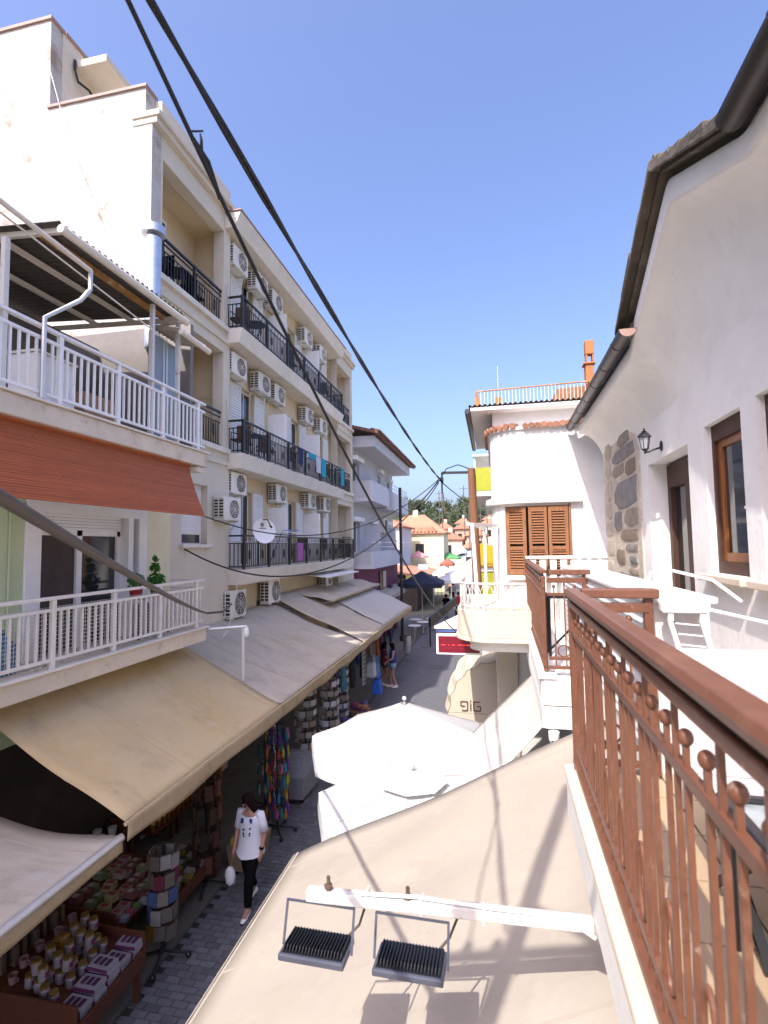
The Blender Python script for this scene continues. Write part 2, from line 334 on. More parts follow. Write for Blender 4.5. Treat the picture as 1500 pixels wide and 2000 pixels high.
# loggia bay frames (near bay and far bay)
def bay(y0, y1, m0, m1):
    f = B(); op = [(y0+m0, y1-m1, 10.95, 13.45), (y0+m0, y1-m1, 7.85, 10.3)]
    lowwin = (9.75, 10.75, 5.5, 6.85) if y0 < 10 else (y0+m0, y1-m1, 4.9, 7.25)
    f.wall(-6.75, PX, y0+.302, y1, .1, 14.2, op+[lowwin])
    f.build('facade_wall', 'pale_plaster', hotel, bevel=.008)
    B().box(-7.7, -7.4, y0+.3, y1, 3, 14).build('loggia_wall', 'cream_plaster', hotel)
    for zf in (7.85, 10.95):
        B().box(-7.4, -6.752, y0+.3, y1-.01, zf-.2, zf+.01).build('loggia_floor', 'slab_white', hotel)
        B().box(-6.52, -6.36, y0+.25, y1-.02, zf-.10, zf+.03).build('sill_band', 'slab_white', hotel, bevel=.01)
        B().box(-6.50, -6.405, y0+.32, y1-.03, zf-.40, zf-.28).build('moulding', 'pale_plaster', hotel, bevel=.01)
    B().box(-7.4, -6.752, y1-.12, y1-.01, 4, 14).build('loggia_side', 'cream_plaster', hotel)
    B().box(-7.4, -6.752, y0+.3, y1-.12, 13.5, 13.8).build('loggia_ceiling', 'cream_plaster', hotel)
    for z0 in ((7.87, 10.97) if y0 < 10 else (7.87, 10.97)):
        w = B().box(-7.4, -7.34, y0+.5, y0+1.75, z0, z0+2.15).build('balcony_door', 'shutter_white', hotel)
        B().box(-7.34, -7.325, y0+.58, y0+1.08, z0+.1, z0+2.05).build('pane', 'dark_glass', w)
        B().box(-7.34, -7.325, y0+1.16, y0+1.67, z0+.1, z0+2.05).build('pane', 'dark_glass', w)
    cn = B(); cn.box(-6.9, -6.33, y0-.02, y1+.05, 13.95, 14.08); cn.box(-6.9, -6.26, y0-.05, y1+.08, 14.08, 14.2); cn.box(-6.62, -6.45, y0+.3, y1, 14.2, 14.7)
    cn.build('cornice', 'pale_plaster', hotel, bevel=.012)
bay(8.6, 11.75, .36, .32); bay(20.7, 23.5, .32, .30)
B().box(-8, -6.75, 20.62, 20.72, .1, 14).build('bay_side', 'cream_plaster', hotel)
B().box(-8, -6.48, 23.24, 23.47, .1, 14).build('end_wall', 'pale_plaster', hotel)
lw = B().box(-6.68, -6.62, 9.75, 10.75, 5.5, 6.85).build('window', 'shutter_white', hotel)
rb = B()
for k in range(16): rb.box(-6.62, -6.60, 9.8, 10.7, 5.74+k*.07, 5.795+k*.07)
rb.build('roller_blind', 'shutter_white', lw); B().box(-6.62, -6.61, 9.82, 10.68, 5.54, 5.72).build('pane', 'dark_glass', lw)
B().box(-6.6, -6.35, 9.65, 10.85, 5.42, 5.5).build('window_sill', 'slab_white', hotel, bevel=.01)
# main wall with doors
doors = {0: [(12.9, 13.6), (16.2, 16.95), (19.2, 19.9)], 1: [(12.9, 13.7), (16.5, 17.3), (19.3, 19.9)], 2: [(12.9, 13.6), (16.2, 16.9), (19.0, 19.7)]}
hol = [(a, b_, FLO[f], FLO[f]+2.1) for f in doors for a, b_ in doors[f]]
hol += [(13.9, 14.9, 3.3, 3.9), (16.0, 16.9, 3.3, 3.9), (8.9+3.2, 13.4, .1, 2.9), (14.2, 17.4, .1, 2.9), (18, 20.4, .1, 2.9)]
B().wall(-6.95, WX, 11.76, 20.68, .1, 13.6, hol).build('main_wall', 'cream_plaster', hotel)
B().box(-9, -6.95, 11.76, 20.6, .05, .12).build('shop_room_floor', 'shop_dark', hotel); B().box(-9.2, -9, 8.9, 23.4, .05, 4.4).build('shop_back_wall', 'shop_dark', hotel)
jb = B()
for y in (14.2, 17.4): jb.box(WX+.004, WX+.03, y, y+.02, 4.9, 13.5)
jb.build('wall_joint', 'slab_old', hotel)
for f in doors:
    for a, b_ in doors[f]:
        z = FLO[f]
        d = B().box(-6.94, -6.88, a, b_, z, z+2.1).build('balcony_door', 'shutter_white', hotel)
        B().box(-6.88, -6.87, a+.07, (a+b_)/2-.03, z+.1, z+2.03).build('pane', 'dark_glass', d); B().box(-6.88, -6.87, (a+b_)/2+.03, b_-.07, z+.1, z+2.03).build('pane', 'dark_glass', d)
        for s0, s1 in ((a-.62, a-.02), (b_+.02, b_+.66)):
            sb = B(); sb.box(WX, WX+.03, s0, s1, z+.05, z+2.1)
            for k in range(26): sb.hexa([(WX+.03, s0+.05, z+.12+k*.075), (WX+.052, s0+.05, z+.12+k*.075), (WX+.052, s1-.05, z+.12+k*.075), (WX+.03, s1-.05, z+.12+k*.075), (WX+.03, s0+.05, z+.18+k*.075), (WX+.034, s0+.05, z+.18+k*.075), (WX+.034, s1-.05, z+.18+k*.075), (WX+.03, s1-.05, z+.18+k*.075)])
            sb.build('shutter', 'shutter_white', hotel)
    B().box(WX, WX+.025, 11.8, 20.6, FLO[f]+2.13, FLO[f]+2.17).build('shutter_track', 'slab_old', hotel)
for (a, b_) in ((13.9, 14.9), (16.0, 16.9)):
    w = B().box(-6.92, -6.86, a, b_, 3.3, 3.9).build('window', 'shutter_white', hotel); B().box(-6.86, -6.85, a+.06, b_-.06, 3.36, 3.84).build('pane', cmat((.18, .25, .24), .2), w)
# balconies
for f, (z, y0, y1) in enumerate(((FLO[0], 11.68, 22.0), (FLO[1], 11.62, 20.6), (FLO[2], 11.55, 20.55))):
    B().hexa([(WX, y0, z-.38), (HX-.10, y0, z-.38), (HX-.10, y1, z-.38), (WX, y1, z-.38), (WX, y0, z), (HX, y0, z), (HX, y1, z), (WX, y1, z)]).build('balcony_slab', 'slab_white', hotel, bevel=.012)
    rl = B(); t = z+.84; X = HX-.04
    for zz, w in ((t, .045), (t-.19, .022), (z+.07, .03)):
        rl.box(X-w/2, X+w/2, y0+.05, y1-.03, zz-w/2, zz+w/2); rl.box(WX+.02, X, y0+.05, y0+.05+w, zz-w/2, zz+w/2); rl.box(WX+.02, X, y1-.05-w, y1-.05, zz-w/2, zz+w/2)
    n = int((y1-y0)/.105)
    for k in range(n+1):
        y = y0+.06+(y1-y0-.12)*k/n
        if k % 14 == 0: rl.box(X-.03, X+.03, y-.03, y+.03, z, t+.02)
        else:
            rl.box(X-.009, X+.009, y-.009, y+.009, z+.07, t-.19)
            if k % 2: rl.tube([(X, y+.045*math.cos(q), t-.10+.06*math.sin(q)) for q in [i*math.pi/4 for i in range(9)]], .007, 4)
            if k % 7 == 3: rl.tube([(X, y+.05*math.cos(q), z+.36+.15*math.sin(q)) for q in [i*math.pi/4 for i in range(9)]], .008, 4)
    for k in range(6): rl.box(WX+.1+k*.11, WX+.118+k*.11, y0+.06, y0+.078, z+.07, t-.19)
    rl.build('balcony_railing', 'black_iron', hotel)
for z, y0, y1 in ((10.97, 8.95, 11.44), (7.87, 8.95, 11.44), (10.97, 21.0, 23.2), (7.87, 21.0, 23.2), (4.92, 22.02, 23.2)):
    rl = B(); X = PX-.08; t = z+.9
    for zz, w in ((t, .05), (t-.12, .03), (t-.26, .02), (z+.08, .03)): rl.box(X-w/2, X+w/2, y0, y1, zz-w/2, zz+w/2)
    n = int((y1-y0)/.105)
    for k in range(n+1):
        y = y0+(y1-y0)*k/n; w = .025 if k % 12 == 0 else .009; rl.box(X-w, X+w, y-w, y+w, z, t-.26 if w < .02 else t)
        if k % 6 == 2: rl.tube([(X, y+.05*math.cos(q), z+.42+.16*math.sin(q)) for q in [i*math.pi/4 for i in range(9)]], .009, 4)
    rl.build('loggia_railing', 'black_iron', hotel)
# dividers between rooms
for f in doors:
    for y in (14.62, 17.72):
        b = B(); b.box(WX, HX-.12, y, y+.05, FLO[f]+.02, FLO[f]+1.75); b.build('divider_panel', 'shutter_white', hotel, bevel=.01)
# eave
B().hexa([(-7.3, 11.45, 13.54), (HX-.16, 11.45, 13.54), (HX-.16, 20.9, 13.54), (-7.3, 20.9, 13.54), (-7.3, 11.45, 13.95), (HX, 11.45, 13.95), (HX, 20.9, 13.95), (-7.3, 20.9, 13.95)]).build('eave', 'slab_white', hotel, bevel=.015)
B().box(-7.3, HX+.02, 11.42, 20.93, 13.953, 13.985).build('eave_edge', 'gutter_end', hotel)
B().box(-14, -6.62, 8.9, 23.45, 13.9, 14.19).build('roof_slab', 'slab_white', hotel)
# air conditioners hung on the hotel
FN = ('top floor under the eave', 'second floor', 'first floor', 'awning level')
def ac(Y, Z, label, X=-6.55, w=.80, big=False):
    t = thing('air_conditioner', label, 'air conditioner', (X, Y, Z-.28), 'air conditioners on the hotel')
    h = .56 if not big else .68; d = .29
    B().box(X-d/2, X+d/2, Y-w/2, Y+w/2, Z-h/2, Z+h/2).build('casing', 'ac_white', t, bevel=.018)
    xf = X+d/2; yc = Y+.08
    B().loft([[(xf+.003, yc+(h/2-.05)*math.cos(a), Z+(h/2-.05)*math.sin(a)) for a in [2*math.pi*i/20 for i in range(20)]], [(xf+.008, yc+(h/2-.06)*math.cos(a), Z+(h/2-.06)*math.sin(a)) for a in [2*math.pi*i/20 for i in range(20)]]]).build('fan_recess', 'dark_grille', t)
    g = B()
    for q in (.25, .5, .75, 1): g.tube([(xf+.016, yc+(h/2-.055)*q*math.cos(a), Z+(h/2-.055)*q*math.sin(a)) for a in [2*math.pi*i/20 for i in range(21)]], .006, 4)
    for k in range(8):
        a = k*math.pi/4; g.beam((xf+.016, yc, Z), (xf+.016, yc+(h/2-.055)*math.cos(a), Z+(h/2-.055)*math.sin(a)), .008, .008, (1, 0, 0))
    g.build('fan_grille', 'ac_white', t)
    v = B().box(X-d/2+.03, X+d/2-.03, Y-w/2-.006, Y-w/2-.001, Z-h/2+.05, Z+h/2-.05).build('side_vent', 'dark_grille', t)
    g = B()
    for k in range(7): zz = Z-h/2+.06+k*(h-.14)/6; g.box(X-d/2+.02, X+d/2-.02, Y-w/2-.016, Y-w/2-.004, zz, zz+.022)
    g.box(X-.012, X+.012, Y-w/2-.018, Y-w/2-.006, Z-h/2+.04, Z+h/2-.04); g.build('louvre', 'ac_white', v)
    g = B()
    for s_ in (-.28, .28): g.box(X-d/2-.07, X+d/2, Y+s_-.02, Y+s_+.02, Z-h/2-.04, Z-h/2-.002); g.box(X-d/2-.07, X-d/2-.04, Y+s_-.02, Y+s_+.02, Z-h/2-.3, Z-h/2)
    g.build('bracket', 'white_rusty', t)
    B().tube([(X-.05, Y+w/2-.02, Z-.1), (X-.02, Y+w/2+.06, Z-.14), (X-.1, Y+w/2+.08, Z-.4), (WX+.02 if X < -6.3 else PX, Y+w/2+.1, Z-.5)], .018, 6).build('pipe', 'ac_white', t)
pos = [(12.25, 13.12, 0), (13.55, 13.12, 0), (14.68, 13.12, 0), (17.45, 13.08, 0), (19.1, 13.08, 0), (12.2, 10.2, 1), (13.72, 10.2, 1), (14.85, 10.2, 1), (17.5, 10.18, 1), (19.1, 10.15, 1),
       (12.2, 7.08, 2), (14.95, 7.08, 2), (17.75, 7.08, 2), (19.45, 7.08, 2)]
nth = ('nearest', 'second', 'third', 'fourth', 'farthest'); ctr = {}
for y, z, f in pos:
    k = ctr.get(f, 0); ctr[f] = k+1
    lab = nth[k] if not (f == 2 and k == 3) else 'farthest'
    ac(y, z, 'white air conditioner, %s along the hotel wall of the row %s' % (lab, ('under the roof eave', 'under the topmost balcony', 'under the middle balcony')[f]))
ac(11.35, 6.35, 'white air conditioner on the cream wall beside the shuttered window', X=-6.28)
ac(11.9, 4.02, 'white air conditioner lowest and nearest, just above the grey awning', X=-6.4, big=True)
ac(14.3, 4.12, 'white air conditioner above the grey awning beside a curved pipe', X=-6.5, big=True)
ac(19.5, 4.15, 'small white air conditioner above the far end of the awnings', X=-6.5)
# satellite dish
d = thing('satellite_dish', 'round white satellite dish fixed to the lowest hotel balcony railing', 'satellite dish', (-5.95, 12.5, 5.3))
ax_, ay_, az_ = Vector((.80, -.58, .14)).normalized(), Vector((.58, .80, 0)).normalized(), None
az_ = ax_.cross(ay_).normalized(); cc = Vector((-5.85, 12.5, 5.85))
rg = [[cc-ax_*(.10*(1-q*q))+(ay_*math.cos(a)*.33+az_*math.sin(a)*.34)*max(q, .02) for a in [2*math.pi*i/28 for i in range(28)]] for q in (.02, .3, .55, .8, 1)]
rg2 = [[p-ax_*.012 for p in r] for r in reversed(rg)]
B().loft(rg+rg2).build('reflector', 'white_plastic', d, True)
B().tube([cc-ax_*.04+az_*.30, cc+ax_*.2+az_*.26, cc+ax_*.34+az_*.05], .016, 6).build('feed_arm', 'black_iron', d)
B().tube([cc+ax_*.31+az_*.07, cc+ax_*.38+az_*.02], .026, 8).build('receiver', 'black_plastic', d)
B().tube([cc-ax_*.10, cc-ax_*.2, Vector((-6.04, 12.55, 5.6)), Vector((-6.04, 12.55, 4.95))], .022, 6).build('mount', 'black_iron', d)
lg = B(); lo = cc-ax_*.055
lg.tube([lo+ay_*(.035*math.cos(a)-.02)+az_*(-.17+.04*math.sin(a))*-1 for a in [2*math.pi*i/12 for i in range(13)]], .012, 5)
for k in range(7): p = lo+ay_*(-.10+k*.031)+az_*.07; lg.beam(p-az_*.009, p+az_*.009, .02, .01, ax_)
lg.build('emblem', 'black_plastic', d)
# chairs, tables and towels on the hotel balconies
def chair(x, y, z, label, c='cloth_black', rot=0):
    t = thing('balcony_chair', label, 'chair', (x, y, z), 'chairs on the hotel balconies')
    B().box(x-.2, x+.2, y-.2, y+.2, z+.40, z+.44).build('seat', c, t, bevel=.01)
    B().box(x-.2, x+.2, y+.17*math.cos(rot)-.02, y+.17*math.cos(rot)+.02, z+.45, z+.86).build('backrest', c, t, bevel=.015)
    for sx in (-.18, .18):
        for sy in (-.18, .18): B().tube([(x+sx, y+sy, z), (x+sx, y+sy, z+.42)], .013, 6).build('leg', 'black_iron', t)
        B().tube([(x+sx, y-.18, z+.42), (x+sx, y-.16, z+.62), (x+sx, y+.12, z+.64), (x+sx, y+.18, z+.6)], .013, 6).build('armrest', 'black_iron', t)
def table(x, y, z, label):
    t = thing('round_table', label, 'table', (x, y, z), 'tables on the hotel balconies')
    B().lathe((x, y, z+.68), ((.26, 0), (.28, .01), (.28, .03)), 18).build('table_top', 'black_iron', t)
    for k in range(3):
        a = k*2.1; B().tube([(x+.2*math.cos(a), y+.2*math.sin(a), z), (x+.05*math.cos(a), y+.05*math.sin(a), z+.35), (x+.2*math.cos(a), y+.2*math.sin(a), z+.68)], .012, 5).build('leg', 'black_iron', t)
z0, z1, z2 = [f+.012 for f in FLO]
brown = cmat((.10, .055, .035))
chair(-6.35, 12.05, z2, 'dark balcony chair at the near end of the topmost hotel balcony', brown); table(-6.35, 13.0, z2, 'round black table on the topmost hotel balcony')
chair(-6.35, 15.5, z2, 'dark balcony chair midway along the topmost hotel balcony', brown, math.pi); chair(-6.35, 18.6, z2, 'dark balcony chair at the far end of the topmost hotel balcony', brown)
chair(-6.35, 12.15, z1, 'brown balcony chair at the near end of the middle hotel balcony', brown); table(-6.35, 12.95, z1, 'round black table between brown chairs on the middle hotel balcony')
chair(-6.35, 13.75, z1, 'brown balcony chair beyond the table on the middle hotel balcony', brown, math.pi)
chair(-6.35, 15.3, z1, 'dark chair beside the blue towels on the middle hotel balcony', brown); chair(-6.35, 18.9, z1, 'dark chair at the far end of the middle hotel balcony', brown)
chair(-6.35, 16.4, z0, 'dark chair facing the rail on the lowest hotel balcony', brown); chair(-6.35, 18.5, z0, 'dark chair farther along the lowest hotel balcony', brown); chair(-6.35, 20.9, z0, 'dark chair at the far end of the lowest hotel balcony', brown)
t = thing('plastic_table', 'white plastic table behind the satellite dish on the lowest hotel balcony', 'table', (-6.35, 12.7, z0))
B().box(-6.62, -6.12, 12.35, 13.1, z0+.66, z0+.70).build('table_top', 'white_plastic', t, bevel=.01)
for sx in (-6.58, -6.17):
    for sy in (12.4, 13.04): B().box(sx-.02, sx+.02, sy-.02, sy+.02, z0, z0+.66).build('leg', 'white_plastic', t)
def towel(y0, y1, zt, drop, c, label):
    X = HX-.04
    b = B().sheet(lambda u, v: (X+.035+.012*math.sin(v*17+y0)*(u) if u < .93 else X-.02, y0+(y1-y0)*v, zt+.028-drop*(.97-u if u < .97 else 0) if u < .97 else zt+.028), 10, 14, .008)
    tag(b.build('towel', cmat(c, .95), smooth=True), label, 'towel', 'towels on the hotel railings')
rt = FLO[1]+.84
towel(15.3, 15.75, rt, .55, (.02, .03, .10), 'navy towel hung nearest over the middle balcony railing')
towel(16.3, 17.0, rt, .22, (.02, .30, .42), 'short turquoise towel folded over the middle balcony railing')
towel(17.05, 17.5, rt, .62, (.55, .56, .62), 'pale patterned towel hanging on the middle balcony railing')
towel(17.6, 18.1, rt, .7, (.02, .33, .45), 'long turquoise towel hanging on the middle balcony railing')
towel(20.0, 20.5, rt, .75, (.02, .30, .42), 'teal towel at the far corner of the middle balcony railing')
towel(15.2, 15.7, FLO[0]+.65, .6, (.35, .12, .35), 'mauve towel hanging inside the lowest balcony railing')
chair(-6.85, 9.5, 10.98, 'dark chair in the upper loggia of the hotel behind the flue'); chair(-6.85, 10.7, 10.98, 'dark chair at the far side of the upper loggia', rot=math.pi); table(-6.85, 10.1, 10.98, 'round black table in the upper loggia of the hotel')
rk = thing('drying_rack', 'blue and white folding clothes rack on the lowest hotel balcony', 'drying rack', (-6.2, 15, z0))
for s_ in (0, 1):
    B().tube([(-6.5, 14.2+s_*.7, z0), (-6.2, 14.5+s_*.6, z0+1.02), (-6.0, 14.7+s_*.6, z0+1.05)], .018, 6).build('leg', cmat((.12, .25, .6)), rk)
B().tube([(-5.9, 14.3, z0+.98), (-5.88, 15.7, z0+.9), (-6.4, 15.8, z0+.92), (-6.42, 14.3, z0+1.0), (-5.9, 14.3, z0+.98)], .014, 6).build('frame', 'white_plastic', rk)
# ================================================================== near house on the left
nh = thing('balcony_house', 'old house with two white railed balconies and an orange slatted blind', 'building', (-7, 6, 0))
BX, NX = -5.2, -5.9
B().box(-10, NX, 3.95, 5.50, 3.0, 6.9).build('green_wall', 'green_wall', nh)
B().box(-10, NX, 7.86, 8.56, 3.0, 6.9).build('yellow_wall', 'yellow_wall', nh)
B().box(-10, NX, 5.50, 7.86, 6.15, 6.9).build('lintel_wall', 'yellow_wall', nh)
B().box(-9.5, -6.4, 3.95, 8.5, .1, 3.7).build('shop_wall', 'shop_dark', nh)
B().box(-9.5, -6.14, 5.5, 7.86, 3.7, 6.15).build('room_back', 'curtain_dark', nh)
s = B(); s.box(-6.13, NX+.03, 5.5, 5.74, 3.98, 6.05); s.box(-6.13, NX+.02, 7.42, 7.54, 3.98, 6.05); s.box(-6.13, NX+.035, 7.66, 7.86, 3.98, 6.05); s.box(-6.13, NX+.04, 5.5, 7.86, 5.92, 6.15)
s.build('door_surround', 'white_paint', nh, bevel=.01)
rb = B()
for k in range(5): rb.box(-6.05, -6.01, 5.76, 7.4, 5.70+k*.046, 5.74+k*.046)
rb.build('roller_shutter', 'white_paint', nh)
dr = B(); dr.box(-6.1, -6.03, 5.75, 5.80, 3.98, 5.72); dr.box(-6.1, -6.03, 6.50, 6.60, 3.98, 5.72); dr.box(-6.1, -6.03, 7.33, 7.42, 3.98, 5.72); dr.box(-6.1, -6.03, 5.8, 7.4, 5.62, 5.70)
sd = dr.build('sliding_door', 'white_paint', nh)
B().box(-6.085, -6.07, 5.8, 6.52, 3.98, 5.64).build('pane', 'curtain_dark', sd); B().box(-6.085, -6.07, 6.6, 7.34, 3.98, 5.64).build('pane', 'dark_glass', sd)
B().tube([(NX+.02, 5.28, 6.1), (NX+.02, 5.28, 4.0)], .012, 6).build('wall_pipe', 'green_wall', nh)
for nm, z0_, z1_ in (('lower_slab', 3.74, 3.97), ('upper_slab', 6.90, 7.15)):
    B().box(-7.0, BX+.06, 3.95, 8.56, z0_, z1_).build(nm, 'slab_old', nh, bevel=.015)
    B().box(BX-.15, BX+.10, 3.95, 8.60, z1_+.003, z1_+.03).build('slab_coping', 'slab_white', nh, bevel=.006)
# railings, every bar a part
barm = mesh_of(B().box(-.013, .013, -.013, .013, 0, 1), 'bar', 'rail_cream'); barw = mesh_of(B().box(-.013, .013, -.013, .013, 0, 1), 'bar_white', 'white_paint')
for z, top, mt, bm_ in ((4.0, 4.84, 'rail_cream', barm), (7.18, 8.09, 'white_paint', barw)):
    r = B(); r.box(BX-.035, BX+.035, 3.96, 8.54, top-.03, top+.012); r.box(-5.85, BX, 8.50, 8.54, top-.03, top+.012); r.build('handrail', mt, nh, bevel=.008)
    r = B(); r.box(BX-.02, BX+.02, 3.96, 8.54, top-.17, top-.13); r.box(-5.85, BX, 8.505, 8.535, top-.17, top-.13)
    r.build('rail', mt, nh, bevel=.004); r = B(); r.box(BX-.02, BX+.02, 3.96, 8.54, z+.08, z+.12); r.box(-5.85, BX, 8.505, 8.535, z+.08, z+.12); r.build('rail', mt, nh, bevel=.004)
    k = 0; y = 4.25
    while y < 8.52:
        if k % 9 == 0: B().box(BX-.028, BX+.028, y-.03, y+.03, z-.02, top-.03).build('post', mt, nh, bevel=.006)
        else: inst('bar', bm_, (BX, y, z+.12), nh, scale=(1, 1, top-.17-z-.12))
        k += 1; y += .113
    for q in range(1, 6): inst('bar', bm_, (BX-q*.11, 8.52, z+.12), nh, scale=(1, 1, top-.17-z-.12))
n_ = B()
for k in range(84): n_.box(BX-.060, BX-.058, 4.2+k*.051, 4.206+k*.051, 4.02, 4.72)
for k in range(15): n_.box(BX-.0575, BX-.0555, 4.2, 8.5, 4.03+k*.049, 4.036+k*.049)
n_.build('wire_netting', 'galvanised', nh, kind='stuff')
# terrace storey
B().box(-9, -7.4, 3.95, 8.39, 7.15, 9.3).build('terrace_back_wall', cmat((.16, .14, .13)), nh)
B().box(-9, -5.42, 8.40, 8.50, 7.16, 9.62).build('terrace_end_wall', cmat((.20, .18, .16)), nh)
rs = B().sheet(lambda u, v: (-5.12-u*3.2, 5.1+v*2.66, 9.44+u*.22+.022*math.sin(v*2.66/.11*2*math.pi)), 6, 190, .012).build('corrugated_roof', 'zinc_dark', nh, 'all')
rs2 = B().sheet(lambda u, v: (-5.05-u*.6, 7.5+v*.85, 9.10+u*.12+.02*math.sin(v*.85/.11*2*math.pi)), 3, 60, .012).build('small_roof_sheet', 'zinc_edge', nh, 'all')
B().tube([(-5.10, 5.12, 9.37), (-5.10, 7.80, 9.33)], .055, 10).build('gutter', 'slab_white', nh, True)
B().tube([(-5.02, 7.5, 9.05), (-5.02, 8.38, 9.02)], .05, 10).build('gutter', 'slab_white', nh, True)
B().beam((-5.42, 5.15, 9.36), (-5.42, 7.7, 9.36), .06, .08).build('rusty_beam', 'rust', nh)
for x in (-6.1, -6.8): B().beam((x, 5.1, 9.42), (x, 7.7, 9.42), .06, .06).build('joist', 'slab_white', nh)
B().beam((-5.12, 5.2, 9.40), (-8.2, 5.2, 9.60), .05, .09).build('end_beam', 'slab_white', nh); B().beam((-5.12, 7.6, 9.30), (-8.2, 7.6, 9.44), .05, .07).build('end_beam', 'slab_white', nh)
for x, y in ((BX-.02, 4.52), (BX-.03, 7.05), (BX-.02, 7.72)): B().box(x-.03, x+.03, y-.03, y+.03, 7.18, 9.32 if y > 5 else 8.9).build('roof_post', 'white_rusty', nh)
B().tube([(-4.9, 4.0, 9.05), (-4.95, 5.45, 8.98)], .03, 8).build('awning_tube', 'slab_white', nh); B().tube([(-4.95, 5.45, 8.98), (-4.97, 5.47, 8.75), (-5.0, 5.35, 8.55), (-5.15, 4.98, 8.18), (-5.15, 4.98, 7.2)], .028, 8).build('awning_arm', 'alu', nh, True)
B().tube([(-5.0, 4.1, 9.0), (-5.05, 7.2, 8.75)], .012, 6).build('stay_wire', 'slab_white', nh)
for y0_, y1_ in ((7.36, 7.68), (7.76, 8.10)):
    g = B().box(-5.50, -5.47, y0_, y1_, 7.18, 9.02).build('glazed_panel', cmat((.25, .30, .33), .25), nh)
    f = B(); f.box(-5.515, -5.455, y0_-.02, y0_+.02, 7.18, 9.05); f.box(-5.515, -5.455, y1_-.02, y1_+.02, 7.18, 9.05); f.build('panel_frame', 'alu', nh)
# blind slats
bl = thing('slatted_blind', 'long orange slatted roll blind under the upper balcony, flared outwards', 'blind', (-5, 6, 5.95))
ns = 30; slm = mesh_of(B().box(-.006, .006, -2.05, 2.05, -.015, .015), 'slat', 'blind')
for k in range(ns):
    t_ = (k+.5)/ns; x = -5.24+.46*(t_**1.15); z = 6.88-.93*t_; y = 6.05-.22*t_
    inst('slat', slm, (x, y, z), bl, rot=(random.uniform(-.0015, .0015), -.46, 0))
B().tube([(-5.25, 4.0, 6.90), (-5.25, 8.15, 6.90)], .035, 8).build('roller', 'blind', bl)
B().box(-5.35, -5.12, 8.2, 8.36, 6.78, 6.86).build('end_bracket', 'slab_old', bl)
# flue duct
d = thing('flue_duct', 'shiny ribbed metal flue pipe with a flat cap beside the cream wall', 'flue pipe', (-6.2, 8.4, 9.1))
pr = []
for k in range(36): pr += [(.145 if k % 2 else .138, k*.062)]
B().lathe((-6.22, 8.38, 9.2), pr, 20).build('pipe', 'galvanised', d, True)
B().lathe((-6.22, 8.38, 11.42), ((.15, 0), (.215, .02), (.215, .17), (.19, .175)), 22).build('cap', 'galvanised', d, True)
# things on the house balconies
tb = thing('balcony_table', 'small table with a white lace cloth behind the lower balcony railing', 'table', (-5.55, 7.4, 4.0))
B().box(-5.78, -5.34, 7.0, 7.8, 4.58, 4.62).build('table_top', 'white_paint', tb)
for x in (-5.75, -5.37):
    for y in (7.04, 7.76): B().box(x-.015, x+.015, y-.015, y+.015, 4.0, 4.58).build('leg', 'black_iron', tb)
B().add([(-5.30, 7.1, 4.63), (-5.30, 7.75, 4.63), (-5.29, 7.42, 4.28), (-5.8, 7.1, 4.635), (-5.8, 7.75, 4.635), (-5.305, 7.42, 4.28)], [(0, 1, 2), (0, 3, 4, 1), (0, 5, 1)]).build('lace_cloth', 'shirt_white', tb)
def leaf_ball(b, c, r, n, s0, squash=1.0):
    for _ in range(n):
        a, e, q = random.uniform(0, 6.28), math.asin(random.uniform(-1, 1)), r*random.uniform(.25, 1)**.6
        p = Vector((c[0]+q*math.cos(a)*math.cos(e), c[1]+q*math.sin(a)*math.cos(e), c[2]+q*math.sin(e)*squash))
        d1 = Vector((random.gauss(0, 1), random.gauss(0, 1), random.gauss(0, .7))).normalized(); d2 = d1.orthogonal().normalized(); s_ = s0*random.uniform(.6, 1.3)
        b.add([p-d1*s_, p+d2*s_*.45, p+d1*s_, p-d2*s_*.45], [(0, 1, 2, 3)])
for (x, y, c, lab, tall) in ((-5.5, 7.12, (.35, .02, .04), 'bushy green plant in a red pot on the lower balcony', 0), (-5.45, 7.55, (.05, .20, .05), 'taller green basil in a green pot on the lower balcony', 1)):
    p = thing('potted_plant', lab, 'plant', (x, y, 4.62))
    B().lathe((x, y, 4.62), ((.075, 0), (.10, .15), (.11, .16), (.11, .19), (.09, .19)), 14).build('pot', cmat(c, .4), p, True)
    lb = B(); leaf_ball(lb, (x, y, 4.90), .13, 130, .045)
    if tall: leaf_ball(lb, (x, y-.04, 5.10), .08, 80, .045); leaf_ball(lb, (x+.02, y-.05, 5.25), .05, 30, .04)
    lb.build('leaves', 'plant_green', p); B().tube([(x, y, 4.78), (x, y-.03, 5.15 if tall else 4.95)], .008, 5).build('stem', 'plant_green', p)
wb = thing('washing_machine', 'white box cupboard behind the upper balcony railing', 'cupboard', (-5.6, 5.4, 7.16))
B().box(-5.85, -5.42, 5.15, 5.75, 7.16, 7.86).build('body', 'white_paint', wb, bevel=.015); B().box(-5.42, -5.405, 5.2, 5.7, 7.2, 7.75).build('door', 'white_plastic', wb, bevel=.005); B().box(-5.87, -5.40, 5.13, 5.77, 7.862, 7.89).build('top', 'slab_white', wb)
tag(B().box(-5.9, -5.5, 6.0, 6.7, 7.16, 7.62).build('cardboard_box', cmat((.42, .26, .15), .9), bevel=.01), 'brown cardboard box beside the white cupboard on the upper balcony', 'box')
jg = B().lathe((-5.55, 4.9, 4.0), ((.15, 0), (.17, .05), (.17, .32), (.09, .40), (.05, .44), (.05, .50)), 16)
tag(jg.build('water_jug', cmat((.05, .18, .30), .2), smooth=True), 'blue water jug behind the lower balcony netting', 'water jug')

